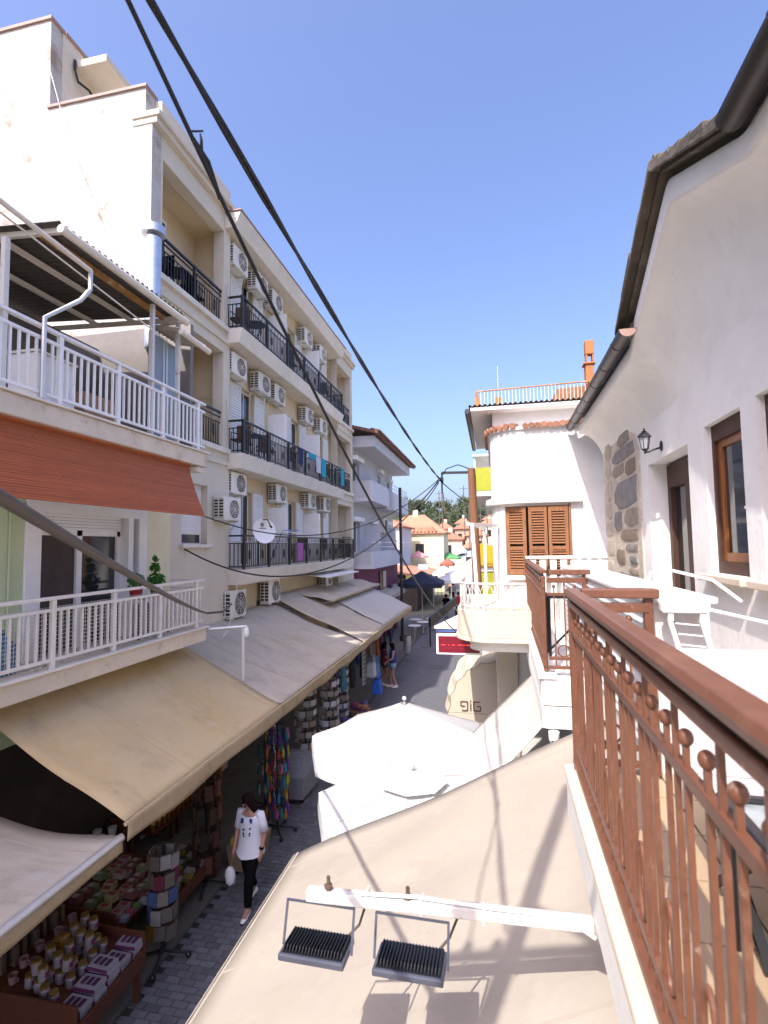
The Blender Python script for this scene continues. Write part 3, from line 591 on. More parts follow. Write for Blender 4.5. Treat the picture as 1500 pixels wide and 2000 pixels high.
nb = thing('unseen_shade_house', 'unseen plain house added to shade the terrace and left awnings', 'building', (-8, -6, 0))  # out-of-view block, added to keep sun off the terrace and shop awnings
B().box(-12, -5.96, -14, 3.93, .1, 11.4).build('wall', 'yellow_wall', nb); B().box(-12.2, -5.9, -14.2, 3.94, 11.4, 11.5).build('roof', 'slab_old', nb)
# ================================================================== awnings over the shops
def awning(name, label, y0, y1, xa, za, xf, zf, mt, sag=.05, val=.22, fold=.03, pts=None, seed=0, arms=True, vmat='valance', bar='valance'):
    t = thing(name, label, 'awning', ((xa+xf)/2, (y0+y1)/2, zf), 'shop awnings')
    rnd = random.Random(seed); ph = [rnd.uniform(0, 6) for _ in range(6)]
    def fn(u, v):
        x = xa+(xf-xa)*u; y = y0+(y1-y0)*v; z = za+(zf-za)*u-4*sag*u*(1-u)*(1+.15*math.sin(v*5+ph[0]))
        z += fold*.35*math.sin(v*(y1-y0)*2.2+ph[1]+u*1.5)*math.sin(u*3.1)+.014*math.sin(v*(y1-y0)*5.3+u*7+ph[2])*math.sin(u*3.1)+.011*math.sin(u*9+v*3+ph[3])+.008*math.sin(v*(y1-y0)*9+ph[4]-u*5)*math.sin(u*3.1)
        return (x, y, z)
    B().sheet(fn, 18, max(12, int((y1-y0)*6)), .008).build('fabric', mt, t, 'all')
    for k in range(1, int((y1-y0)/1.22)+1):
        vv = k*1.22/(y1-y0)
        if vv < .97: B().sheet(lambda u, v: (lambda p: (p[0], p[1]+.022*(v-.5), p[2]+.006))(fn(u, vv)), 18, 1, .004).build('seam', mt, t)
    sg = 1 if xf > xa else -1
    B().tube([(xf+.02*sg, y0-.02, zf-.02), (xf+.02*sg, y1+.02, zf-.02)], .04 if bar == 'alu' else .022, 10).build('front_bar', bar, t, True)
    n = max(16, int((y1-y0)*14))
    if val:
        B().sheet(lambda u, v: (xf+sg*(.045+.012*math.sin(v*(y1-y0)*4+ph[4])*u), y0+(y1-y0)*v, zf-.0-(val*(1+.10*math.sin(v*(y1-y0)*3.1+ph[5])))*u), 5, n, .006).build('valance', vmat, t, 'all')
    if arms:
        for y in (y0+.25, y1-.25):
            B().tube([(xa+.1*sg, y, za-.25), (lerp((xa,), (xf,), .5)[0], y+.06, (za+zf)/2-.32), (xf-.03*sg, y, zf-.06)], .024, 6).build('arm', 'alu', t)
    return t
awning('shop_awning', 'lowest grey beige awning at the left bottom corner with a white front bar', 2.0, 4.72, -6.3, 2.75, -3.80, 2.50, 'awning_grey', sag=.10, val=.16, seed=1, bar='alu')
awning('shop_awning', 'large yellowish cream awning just below the lower white balcony', 4.75, 8.66, -5.75, 3.68, -3.75, 2.64, 'awning_yellow', sag=.03, seed=2)
awning('shop_awning', 'long stained grey awning beyond the yellowish cream one', 8.70, 14.6, -6.6, 3.75, -3.75, 2.64, 'awning_grey', sag=.05, seed=3)
awning('shop_awning', 'grey awning with a sunlit front corner, third along the hotel', 14.62, 17.6, -6.65, 3.95, -3.75, 2.66, 'awning_grey', sag=.02, seed=4)
awning('shop_awning', 'pale grey awning farthest up the street on the left', 17.64, 23.4, -5.9, 3.70, -3.75, 2.66, 'awning_pale', sag=.03, seed=5)
awning('shop_awning', 'short upper grey canopy behind the farthest pale awning', 16.4, 23.9, -6.7, 3.95, -5.3, 3.62, 'awning_grey', sag=.03, val=.06, seed=6)
p = thing('awning_bracket', 'white pipe bracket with a knotted rag standing on the grey awning', 'bracket', (-4.6, 8.9, 3.0))
B().tube([(-4.6, 8.92, 2.95), (-4.6, 8.92, 3.92)], .03, 8).build('post', 'white_rusty', p); B().tube([(-5.2, 8.62, 3.92), (-4.55, 8.95, 3.94)], .035, 8).build('arm', 'alu', p); B().sph((-4.55, 8.95, 3.84), (.05, .05, .11), 8, 6).build('rag', 'white_plastic', p)
p = thing('metal_canopy', 'thin white sheet canopy under the far end of the lowest hotel balcony', 'canopy', (-6.1, 18.5, 4.3))
B().hexa([(-6.6, 17.4, 4.40), (-5.7, 17.4, 4.30), (-5.7, 21.6, 4.30), (-6.6, 21.6, 4.40), (-6.6, 17.4, 4.42), (-5.7, 17.4, 4.33), (-5.7, 21.6, 4.33), (-6.6, 21.6, 4.42)]).build('sheet', 'white_paint', p)
# awning support poles
for y, lab in ((10.2, 'thin grey awning pole behind the walking woman'), (15.6, 'thin grey awning pole among the hanging wallets')):
    tag(B().tube([(-4.55, y, .04), (-4.55, y, 2.85)], .03, 8).build('awning_pole', 'alu'), lab, 'pole')

# ================================================================== stalls and goods under the awnings
WARM = [(.55, .30, .05), (.45, .22, .04), (.62, .45, .08), (.30, .14, .04)]
def stand(name, label, x0, x1, y0, y1, z, cat='display stand', lip=.06, legs=True, slope=0.0):
    t = thing(name, label, cat, ((x0+x1)/2, (y0+y1)/2, .05), 'wooden display stands')
    B().hexa([(x0, y0, z-.04+slope), (x1, y0, z-.04), (x1, y1, z-.04), (x0, y1, z-.04+slope), (x0, y0, z+slope), (x1, y0, z), (x1, y1, z), (x0, y1, z+slope)]).build('tray', 'stall_wood', t)
    for a, b_, c, d_ in ((x1-.002, x1+.03, y0, y1), (x0, x1, y0-.03, y0-.002), (x0, x1, y1+.002, y1+.03)):
        B().box(a, b_, c, d_, z-.12, z+lip+(slope if a < x1-.1 else 0)*.5).build('side_board', 'stall_wood', t, bevel=.006)
    for x in (x0+.05, x1-.05):
        for y in (y0+.05, y1-.05): B().box(x-.03, x+.03, y-.03, y+.03, .04, z-.04).build('leg', 'stall_wood', t)
    return t
# shared meshes for the small goods
def carton(w, d_, h, c): return mesh_of(B().box(-w/2, w/2, -d_/2, d_/2, 0, h), 'carton', cmat(c))
def goods(name, label, cat, group, me, spots, extra=None, rot=None):
    for (x, y, z) in spots:
        o = inst(name, me, (x, y, z), rot=(rot if rot else (0, 0, random.uniform(-.08, .08)))); tag(o, label, cat, group)
        if extra:
            for (nm, me2, off) in extra: inst(nm, me2, Vector((x, y, z))+Vector(off), o)
stand('display_stand', 'dark red wooden stand with jars and soap boxes at the bottom left corner', -5.6, -4.25, 4.75, 5.75, .55, slope=.35)
bx = carton(.26, .17, .05, (.36, .34, .38)); lb1 = mesh_of(B().box(-.025, .025, -.05, .05, 0, .002), 'print', cmat((.09, .025, .08))); lb2 = mesh_of(B().box(-.13, .13, -.006, .006, 0, .03), 'stripe', cmat((.14, .03, .11)))
sp = [(-4.42+random.uniform(-.02, .02), 4.90+j*.20, .57+k*.05) for j in range(5) for k in range(2+(j*7) % 3)]
goods('soap_box', 'flat white soap box with purple print stacked at the street edge of the nearest stand', 'box', 'soap boxes on the nearest stand', bx, sp, [('print', lb1, (-.07, 0, .052)), ('print', lb1, (0, 0, .052)), ('print', lb1, (.07, 0, .052)), ('stripe', lb2, (0, -.092, .008))])
jar = mesh_of(B().lathe((0, 0, 0), ((.045, 0), (.05, .02), (.05, .10), (.04, .115)), 10), 'jar', cmat((.30, .27, .28), .3)); lid = mesh_of(B().lathe((0, 0, 0), ((.047, 0), (.047, .022)), 10), 'lid', 'brass')
lbl = mesh_of(B().box(.045, .053, -.02, .02, .03, .08), 'print', cmat((.2, .03, .12)))
sp = []
for j in range(5):
    for i in range(4): sp.append((-5.0+i*.115+random.uniform(-.015, .015), 4.88+j*.18+random.uniform(-.03, .03), .73-i*.03))
    for i in range(2+j % 2): sp.append((-4.95+i*.12+random.uniform(-.02, .02), 4.9+j*.18+random.uniform(-.03, .03), .87-i*.03))
goods('honey_jar', 'small white labelled jar with a gold lid piled on the nearest stand', 'jar', 'jars on the nearest stand', jar, sp, [('lid', lid, (0, 0, .115)), ('print', lbl, (0, 0, 0))])
cup = mesh_of(B().lathe((0, 0, 0), ((.035, 0), (.045, .08), (.05, .09), (.044, .09), (.034, .02)), 10), 'cup', cmat((.26, .15, .16), .4)); hnd = mesh_of(B().tube([(.042, 0, .07), (.075, 0, .06), (.07, 0, .03), (.038, 0, .02)], .006, 5), 'handle', cmat((.26, .15, .16), .4))
goods('painted_cup', 'dull pink cup in the row behind the gold lidded jars', 'cup', 'pink cups on the nearest stand', cup, [(-5.16+.02*(k % 3), 4.84+k*.11, .79+.09*(k % 2)) for k in range(8)], [('handle', hnd, (0, 0, 0))])
bag_ = carton(.16, .05, .20, (.10, .07, .05)); goods('coffee_bag', 'dark paper bag standing at the back of the nearest stand', 'bag', 'paper bags on the nearest stand', bag_, [(-5.36+.03*(k % 2), 4.84+k*.13, .86) for k in range(7)])
wpk = [carton(.12, .09, .05, c) for c in ((.20, .24, .30), (.30, .06, .10), (.12, .20, .08))]
for q, nm_ in enumerate(('bluish', 'red', 'green')): goods('magnet_pack', '%s souvenir pack at the street side of the boxed soaps' % nm_, 'packet', '%s souvenir packs' % nm_, wpk[q], [(-4.80+.05*(j % 2), 6.08+(j*3+q)*.115, .63) for j in range(3)])
tag(B().box(-5.05, -4.92, 5.22, 5.36, .75, .98).build('tea_tin', cmat((.30, .13, .01)), bevel=.02), 'orange topped dark tin standing among the white jars', 'tin')
sh = thing('shelf_rack', 'dark wooden rack of bottles behind the nearest jars', 'shelf', (-5.75, 5.1, .05))
for k in range(3): B().box(-5.95, -5.55, 4.6, 5.7, .30+k*.32, .33+k*.32).build('shelf', 'stall_wood', sh)
for y in (4.6, 5.68): B().box(-5.95, -5.55, y, y+.03, .04, 1.3).build('side_board', 'stall_wood', sh)
bot = mesh_of(B().lathe((0, 0, 0), ((.03, 0), (.032, .1), (.012, .14), (.012, .19)), 8), 'bottle', cmat((.10, .05, .02), .15))
goods('oil_bottle', 'little dark bottle in the wooden rack at the bottom left', 'bottle', 'bottles in the wooden rack', bot, [(-5.66, 4.72+i*.11, .34+k*.32) for i in range(9) for k in range(3)])
# second stand
stand('display_stand', 'low red wooden stand of boxed soaps behind the postcard rack', -5.95, -4.85, 6.0, 7.15, .62, slope=.18)
pr2 = mesh_of(B().box(-.05, .05, -.03, .03, 0, .002), 'print', cmat((.20, .04, .06))); pr3 = mesh_of(B().box(-.055, .02, -.035, .035, 0, .002), 'print', cmat((.30, .28, .25)))
for q, (c_, nm_, pp_) in enumerate((((.26, .20, .18), 'pale', pr2), ((.16, .06, .05), 'red brown', pr3), ((.14, .16, .08), 'olive', pr3), ((.30, .25, .12), 'yellowish', pr2))):
    bx2 = carton(.15, .10, .07+.012*(q % 2), c_)
    goods('soap_box', 'small %s boxed soap on the low red stand' % nm_, 'box', '%s soaps on the low red stand' % nm_, bx2, [(-5.7+i*.20+random.uniform(-.02, .02), 6.10+j*.125+random.uniform(-.012, .012), .79-i*.033+(.07 if (i*j) % 5 == 3 else 0)) for i in range(5) for j in range(8) if (i+j//2) % 4 == q], [('print', pp_, (0, 0, .072+.012*(q % 2)))])
stand('display_stand', 'lower wooden tray of greenish packets below the boxed soaps', -5.9, -4.75, 5.80, 5.98, .40)
pk = carton(.10, .08, .10, (.18, .22, .10)); goods('herb_packet', 'greenish herb packet in the lower wooden tray', 'packet', 'herb packets in the lower tray', pk, [(-5.8+i*.12, 5.89, .41) for i in range(9)])
stand('display_stand', 'long wooden tray along the kerb with dark trinkets and white tags', -5.2, -4.55, 6.75, 8.0, .42)
tk = [carton(.14, .11, .06, c) for c in ((.04, .04, .035), (.26, .24, .22), (.22, .17, .03), (.07, .05, .04))]
for q, (c, cn) in enumerate(zip(tk, ('black', 'whitish', 'yellow', 'brown'))):
    goods('trinket_box', '%s trinket box in the long tray along the kerb' % cn, 'box', '%s trinkets in the long tray' % cn, c, [(-5.12+((j*4+q)*7 % 11)*.05, 6.85+j*.125, .44+.02*(j % 3)) for j in range(9)])
for k in range(3):
    stand('display_stand', ('upper wooden step of pots behind the boxed soaps', 'wooden step of jars behind the walking woman', 'far wooden step of jars below the yellow lids')[k], -6.35, -5.95, 6.4+k*1.3, 7.6+k*1.3, .85+k*.05)
pot = mesh_of(B().lathe((0, 0, 0), ((.05, 0), (.065, .10), (.07, .12)), 10), 'pot', cmat((.55, .55, .52), .4))
goods('small_pot', 'small pale pot on the upper step behind the boxed soaps', 'pot', 'pale pots on the upper step', pot, [(-6.25+(i % 2)*.17, 6.5+i*.13, .86) for i in range(8)])
# jar shelves
sh = thing('jar_shelves', 'tall dark shelves full of honey jars under the cream awning', 'shelf', (-5.9, 9, .05))
for k in range(6): B().box(-6.25-.06*k, -5.75-.06*k, 8.0, 9.9, .55+k*.26, .58+k*.26).build('shelf', 'stall_wood', sh)
B().box(-6.6, -5.6, 9.9, 9.96, .05, 2.2).build('side_board', cmat((.30, .12, .03)), sh)
jr = mesh_of(B().lathe((0, 0, 0), ((.045, 0), (.048, .10), (.038, .12)), 8), 'jar', cmat((.20, .08, .01), .15)); ly = mesh_of(B().lathe((0, 0, 0), ((.045, 0), (.045, .03)), 8), 'lid', cmat((.62, .48, .08), .4))
goods('honey_jar', 'amber honey jar with a yellow lid on the tall dark shelves', 'jar', 'honey jars on the tall shelves', jr, [(-5.83-.06*k, 8.08+i*.14, .585+k*.26) for k in range(6) for i in range(13)], [('lid', ly, (0, 0, .12))])
bk = thing('sponge_basket', 'basket of yellow sea sponges under the cream awning', 'basket', (-5.2, 7.6, .5))
B().lathe((-5.55, 8.05, 1.0), ((.16, 0), (.22, .18), (.20, .18)), 14).build('basket', 'rust', bk)
for k in range(9): B().sph((-5.55+random.uniform(-.13, .13), 8.05+random.uniform(-.13, .13), 1.2+random.uniform(0, .08)), .07, 7, 5).build('sponge', cmat((.50, .33, .06), .95), bk)
tag(B().ext([(-.25, 0), (.2, -.12), (.3, .25), (-.1, .3)], 1, 5.2, 5.23).build('orange_poster', cmat((.42, .20, .05))), 'orange printed bag hanging in the dark shop at left', 'bag')
bpy.data.objects['orange_poster'].location = (-5.75, 6.9, 2.1)
# racks
def rack(name, label, x, y, h, tiers, r, mats, item, group, cat='rack', wheels=5, ilabel='', hang=.2, wide=.09, cnt=9):
    t = thing(name, label, cat, (x, y, .02))
    B().tube([(x, y, .08), (x, y, h)], .02, 8).build('pole', 'black_iron', t)
    for k in range(wheels):
        a = k*6.283/wheels+.3
        B().tube([(x, y, .12), (x+.33*math.cos(a), y+.33*math.sin(a), .07)], .02, 6).build('leg', 'black_iron', t); B().sph((x+.34*math.cos(a), y+.34*math.sin(a), .045), .04, 8, 5).build('wheel', 'black_plastic', t)
    for k in range(tiers):
        z = h-.05-k*(h-.45)/max(1, tiers-.4)
        B().tube([(x+r*.9*math.cos(a), y+r*.9*math.sin(a), z) for a in [i*6.283/16 for i in range(17)]], .007, 5).build('ring', 'black_iron', t)
        for i in range(cnt):
            a = i*6.283/cnt+k*.3; mt = random.choice(mats)
            me = item(mt); o = inst(group[0], me, (x+r*math.cos(a), y+r*math.sin(a), z-hang*random.uniform(.9, 1.1)), rot=(0, 0, a+random.uniform(-.2, .2)))
            nm = [k_ for k_ in MAT if MAT[k_] == me.materials[0]][0]
            tag(o, ilabel % CN.get(nm, 'dark'), group[1], group[2]+' '+CN.get(nm, 'dark'))
    return t
CN = {}
def cc_(c, n, rough=.6): k = cmat(c, rough); CN[k] = n; return k
_c = {}
def flat_item(w, h, d_=.012, tri=False):
    def f(mt):
        key = (w, h, mt)
        if key not in _c:
            b = B()
            if tri: b.lathe((0, 0, 0), ((.004, 0), (w*.5, h*.25), (w*.35, h*.7), (.006, h)), 7)
            else: b.box(-d_, d_, -w/2, w/2, 0, h)
            _c[key] = mesh_of(b, 'hanging', mt)
        return _c[key]
    return f
rack('postcard_rack', 'revolving postcard rack on a black star foot beside the kerb', -4.42, 6.35, 1.45, 5, .17, [cc_((.30, .28, .28), 'white'), cc_((.30, .28, .28), 'white'), cc_((.20, .17, .15), 'grey'), cc_((.12, .012, .035), 'crimson'), cc_((.20, .11, .015), 'amber'), cc_((.06, .10, .22), 'navy'), cc_((.14, .12, .10), 'brown'), cc_((.12, .10, .09), 'dark')], flat_item(.13, .17), ('postcard_pack', 'postcards', 'postcards'), ilabel='%s card pack on the revolving postcard rack', wheels=4, cnt=8, hang=.19)
rack('packet_rack', 'rack of brown herb packets hanging beside the walking woman', -4.62, 7.75, 1.75, 4, .20, [cc_((.07, .032, .018), 'brown'), cc_((.035, .028, .02), 'dark'), cc_((.13, .045, .02), 'rusty')], flat_item(.12, .24, .02), ('herb_packet', 'packet', 'herb packets'), ilabel='%s herb packet on the rack beside the walking woman', wheels=4, cnt=7, hang=.27)
BR = [cc_((.50, .02, .03), 'red'), cc_((.50, .10, .30), 'pink'), cc_((.55, .22, .02), 'orange'), cc_((.02, .25, .28), 'teal'), cc_((.10, .03, .25), 'violet'), cc_((.40, .35, .02), 'yellow'), cc_((.02, .03, .12), 'dark blue'), cc_((.08, .02, .02), 'maroon')]
rack('keyring_rack', 'tall revolving rack of bright coloured charms on a wheeled black foot', -4.15, 9.45, 2.0, 6, .20, BR, flat_item(.06, .22, tri=True), ('charm', 'charm', 'charms'), ilabel='%s tasselled charm on the tall revolving rack', cnt=14, hang=.26)
rack('keyring_rack', 'dimmer charm rack just behind the bright revolving one', -4.75, 10.2, 2.1, 5, .16, [cc_((.12, .10, .06), 'olive'), cc_((.3, .3, .3), 'silver'), cc_((.02, .12, .12), 'dark teal')], flat_item(.05, .22, tri=True), ('charm', 'charm', 'dim charms'), ilabel='%s charm on the dimmer rack', cnt=8, hang=.26)
WL = [cc_((.42, .38, .36), 'grey'), cc_((.30, .24, .20), 'tan'), cc_((.55, .55, .58), 'pale grey')]
for y, x, lab in ((12.0, -4.55, 'tiered rack of grey wallets nearest under the long grey awning'), (12.9, -4.25, 'tiered rack of pale wallets at the street edge of the long grey awning'), (15.0, -4.6, 'dark tiered rack of wallets beyond the pale wallet racks')):
    rack('wallet_rack', lab, x, y, 2.05, 7, .25, WL, flat_item(.15, .13, .012), ('wallet', 'wallet', 'wallets'), ilabel='%s wallet on the tiered racks', cnt=9, hang=.15)
# bin of prints
bn = thing('print_bin', 'pale grey bin of framed prints standing on the paving', 'bin', (-4.35, 11.0, .02))
B().hexa([(-4.65, 10.5, .1), (-4.05, 10.5, .1), (-4.0, 11.45, .1), (-4.65, 11.45, .1), (-4.68, 10.48, .55), (-4.02, 10.48, .55), (-3.97, 11.48, .75), (-4.68, 11.48, .75)]).build('bin', cmat((.28, .28, .30)), bn, bevel=.01)
for x in (-4.6, -4.1):
    for y in (10.6, 11.4): B().sph((x, y, .06), .05, 8, 5).build('wheel', 'black_plastic', bn)
goods('framed_print', 'pale framed print standing in the grey bin', 'print', 'prints in the grey bin', carton(.5, .02, .36, (.45, .45, .50)), [(-4.35, 10.58+k*.09, .42) for k in range(9)], rot=(.2, 0, 0))
# hung clothes, towels, blue bags
CL = [((.04, .06, .20), 'navy'), ((.35, .02, .05), 'red'), ((.02, .10, .40), 'blue'), ((.30, .25, .20), 'beige'), ((.03, .03, .04), 'black'), ((.35, .10, .03), 'orange'), ((.08, .25, .35), 'turquoise'), ((.20, .06, .20), 'plum')]
pl = [(13.6, 1.0, 1), (13.85, 1.1, 0), (14.1, .9, 4), (15.6, 1.2, 4), (15.9, 1.1, 0), (16.2, 1.15, 3), (16.5, 1.1, 4), (16.9, .8, 2), (18.6, .9, 3), (18.9, .9, 5), (19.3, 1.0, 3), (19.9, .9, 4), (20.5, 1.0, 4), (21.0, .8, 7), (21.6, .9, 0), (22.2, .9, 4), (22.8, .8, 3), (14.5, 1.0, 6), (17.5, .7, 6)]
for k, (y, h, c) in enumerate(pl):
    X = -4.45+.15*math.sin(k*2.3); zt = 2.25
    b = B().sheet(lambda u, v: (X+.03*math.sin(v*12+k)*(.4+u), y-.12+.24*v*(1+.3*u), zt-h*u), 6, 12, .02)
    tag(b.build('hanging_garment', cmat(CL[c][0], .95), smooth='all'), '%s garment hanging from the awning edge, %s' % (CL[c][1], 'number %d along the row from the near end' % (k+1) if 0 else ('at the near end', 'in the middle', 'towards the far end')[0 if y < 15.5 else 1 if y < 18.5 else 2]), 'garment', '%s garments hung under the awning %d' % (CL[c][1], 0 if y < 15.5 else 1 if y < 18.5 else 2))
for (x, y, z, c, lab) in ((-4.05, 17.3, 1.25, (.10, .22, .48), 'light blue printed bag hung high beside the two women'), (-3.95, 17.2, .75, (.02, .12, .55), 'bright blue bag hung low beside the two women'), (-4.1, 17.0, 1.35, (.5, .52, .55), 'white and blue boxed bag beside the two women')):
    b = B().hexa([(x-.16, y-.2, z-.3), (x+.16, y-.2, z-.3), (x+.16, y+.2, z-.3), (x-.16, y+.2, z-.3), (x-.12, y-.17, z+.15), (x+.12, y-.17, z+.15), (x+.12, y+.17, z+.15), (x-.12, y+.17, z+.15)])
    t = thing('beach_bag', lab, 'bag', (x, y, z-.3)); b.build('bag', cmat(c), t, bevel=.03)
    B().tube([(x+.12, y-.12, z+.14), (x+.08, y-.1, z+.4), (x+.08, y+.1, z+.4), (x+.12, y+.12, z+.14)], .012, 5).build('handle', cmat(c), t)
pf = thing('picture_panel', 'tall narrow panel of small framed cards hung under the awning', 'panel', (-4.1, 16.2, 1.0))
B().box(-4.16, -4.13, 16.0, 16.35, 1.0, 2.3).build('board', cmat((.45, .42, .38)), pf)
for k in range(9): B().box(-4.13, -4.12, 16.05, 16.3, 1.05+k*.138, 1.14+k*.138).build('card', cmat((.10, .08, .07)), pf)
for y, lab in ((14.0, 'open basket of striped bags on the paving below the wallets'), (15.4, 'patchwork heap basket of bags on the paving below the framed cards')):
    bk = thing('bag_basket', lab, 'basket', (-4.1, y, .02)); B().lathe((-4.1, y, .02), ((.28, 0), (.36, .45), (.33, .45)), 16).build('basket', cmat((.25, .15, .08)), bk)
    for k in range(10): B().sph((-4.1+random.uniform(-.22, .22), y+random.uniform(-.22, .22), .5+random.uniform(0, .12)), (.12, .09, .09), 7, 5).build('bag', cmat(random.choice(((.25, .05, .12), (.10, .10, .30), (.35, .15, .06), (.12, .06, .18)))), bk)
tt = thing('produce_crate', 'small crate of yellow packets on the paving behind the walking woman', 'crate', (-4.2, 8.5, .02))
B().hexa([(-4.45, 8.2, .02), (-4.05, 8.2, .02), (-4.05, 8.8, .02), (-4.45, 8.8, .02), (-4.5, 8.15, .42), (-4.0, 8.15, .42), (-4.0, 8.85, .42), (-4.5, 8.85, .42)]).build('crate', cmat((.33, .24, .15)), tt)
for k in range(12): B().box(-4.45+(k % 3)*.14, -4.34+(k % 3)*.14, 8.2+(k//3)*.16, 8.32+(k//3)*.16, .43, .52+.03*(k % 2)).build('packet', cmat((.50, .40, .05)), tt)
# ================================================================== white house on the right (one degree off the street axis)
def HB(): return B(house)
def hp(a, b_, z): return Vector(house((a, b_, z)))
RH = thing('white_house', 'white plastered house with gable, wooden windows and exposed stone strip at right', 'building', house((2, 4, 0)))
WXR = 1.6
HB().wall(WXR+.35, WXR, -3, 8.6, .1, 7.4, [(3.88, 4.52, 5.15, 6.31), (2.55, 3.66, 5.15, 6.32), (4.90, 6.14, 4.17, 6.25)]).build('wall', 'house_white', RH)
def ztop(y):
    if y > 5.12: return 7.27
    if y > 3.92: return 7.38+(5.12-y)/1.2*.64
    if y > 2.82: return 8.02-(3.92-y)/1.1*.56
    return 7.44
def cove(u, v):
    y = 1.0+v*7.55; zt = ztop(y)
    zt = sum(ztop(y+o_) for o_ in (-.05, 0, .05))/3; zc_ = min(zt-.13, 7.62 if 2.82 < y < 5.12 else 9)
    zc_ = zt-.13-.10*max(0, zt-7.5)
    if u < .15: return (1.262, y, zt+(zc_-zt)*u/.15)
    a = (u-.15)/.85*math.pi/2
    return (1.262+(WXR+.03-1.262)*math.sin(a), y, zc_-(zc_-6.55)*(1-math.cos(a)))
HB().sheet(cove, 26, 151, .02).build('cove', 'house_white', RH, 'all')
# roof planes
def slab(b, p, q, r_, s_, t=.06): b.hexa([p, q, r_, s_]+[(x[0], x[1], x[2]+t) for x in (p, q, r_, s_)])
rf = HB(); slab(rf, (1.22, 5.0, 7.36), (4.6, 5.0, 9.2), (4.6, 8.75, 9.2), (1.22, 8.75, 7.36)); slab(rf, (1.22, -3, 7.50), (4.6, -3, 9.3), (4.6, 2.85, 9.3), (1.22, 2.85, 7.50))
slab(rf, (1.20, 5.2, 7.40), (4.2, 5.2, 7.40), (4.2, 3.92, 8.08), (1.20, 3.92, 8.08)); slab(rf, (1.20, 3.92, 8.08), (4.2, 3.92, 8.08), (4.2, 2.75, 7.48), (1.20, 2.75, 7.48))
roof = rf.build('roof', 'roof_dark', RH)
def verge(y0, z0, y1, z1, n, w):
    for k in range(n):
        t0, t1 = k/n, (k+1.08)/n; a = lerp((y0, z0), (y1, z1), t0); b_ = lerp((y0, z0), (y1, z1), min(t1, 1.02)); j = random.uniform(-.012, .012)
        bb = HB(); bb.hexa([(1.13+j, a[0], a[1]+.03), (1.5, a[0], a[1]+.03), (1.5, b_[0], b_[1]+.055), (1.13+j, b_[0], b_[1]+.055), (1.13+j, a[0], a[1]+.075), (1.5, a[0], a[1]+.075), (1.5, b_[0], b_[1]+.10), (1.13+j, b_[0], b_[1]+.10)])
        bb.build('roof_tile', 'roof_dark', roof, bevel=.006)
        bb = HB(); bb.hexa([(1.12, a[0], a[1]-.0), (1.145, a[0], a[1]-.0), (1.145, b_[0], b_[1]+.01), (1.12, b_[0], b_[1]+.01), (1.125, a[0], a[1]+.06), (1.14, a[0], a[1]+.06), (1.14, b_[0], b_[1]+.085), (1.125, b_[0], b_[1]+.085)])
        bb.build('verge_tile', 'roof_dark', roof, bevel=.006)
verge(5.22, 7.40, 3.94, 8.08, 4, .1); verge(3.90, 8.08, 2.78, 7.48, 6, .1)
for k in range(5): HB().tube([(1.15+k*.35, 3.92, 8.15+random.uniform(-.01, .01)), (1.52+k*.35, 3.92, 8.14)], [.055, .07], 10).build('ridge_tile', 'roof_dark', roof, True)
def gutter(y0, y1, z, cap):
    prof = [(.075*math.cos(a), .075*math.sin(a)) for a in [math.pi+i*math.pi/10 for i in range(11)]]; inn = [(p[0]*.88, p[1]*.88+.0) for p in reversed(prof)]
    b = HB(); b.ext([(1.17+p[0], z+p[1]) for p in prof+inn], 1, y0, y1); g = b.build('gutter', 'gutter_brown', RH, True)
    y = y0+.35
    while y < y1: HB().ext([(1.17+p[0]*1.06, z+p[1]*1.06) for p in prof]+[(1.17+p[0], z+p[1]) for p in reversed(prof)], 1, y, y+.025).build('gutter_joint', 'gutter_brown', g); y += .62
    if cap is not None: HB().ext([(1.17+p[0]*.97, z+p[1]*.97) for p in prof], 1, cap-.006, cap+.006).build('end_cap', 'gutter_end', g)
gutter(4.92, 8.92, 7.34, 4.925); gutter(-2.5, 2.74, 7.50, 2.735)
# windows and door
def window(y0, y1, z0_, z1_):
    X = WXR+.05; w = .045
    f = HB(); f.box(X, X+.08, y0, y0+w, z0_, z1_); f.box(X, X+.08, y1-w, y1, z0_, z1_); f.box(X, X+.08, y0+w, y1-w, z0_, z0_+.09); f.box(X, X+.10, y0+w, y1-w, z1_-.13, z1_)
    wd_ = f.build('window', 'wood_dark', RH, bevel=.004)
    s_ = HB(); a, b_, c, d_ = y0+w, y1-w, z0_+.09, z1_-.13
    s_.box(X+.025, X+.07, a, a+.06, c, d_); s_.box(X+.025, X+.07, b_-.06, b_, c, d_); s_.box(X+.025, X+.07, a+.06, b_-.06, c, c+.07); s_.box(X+.025, X+.07, a+.06, b_-.06, d_-.06, d_)
    s_.build('sash', 'wood_sunlit', wd_, bevel=.004)
    HB().box(X+.045, X+.052, a+.05, b_-.05, c+.05, d_-.05).build('pane', 'dark_glass', wd_)
    if y0 > 3.7: HB().box(X-.0, X+.02, a+.01, a+.10, 5.62, 5.64).build('handle', 'white_plastic', wd_)
    HB().box(WXR-.09, WXR+.06, y0-.07, y1+.07, z0_-.055, z0_-.003).build('sill', 'marble', RH, bevel=.008)
window(3.88, 4.52, 5.15, 6.31); window(2.55, 3.66, 5.15, 6.32)
dr = HB(); dr.box(WXR+.18, WXR+.30, 4.92, 6.12, 5.98, 6.23); dr.box(WXR+.18, WXR+.30, 4.92, 5.02, 4.17, 5.98); dr.box(WXR+.18, WXR+.30, 6.03, 6.12, 4.17, 5.98); dr.box(WXR+.18, WXR+.30, 5.46, 5.58, 4.17, 5.98)
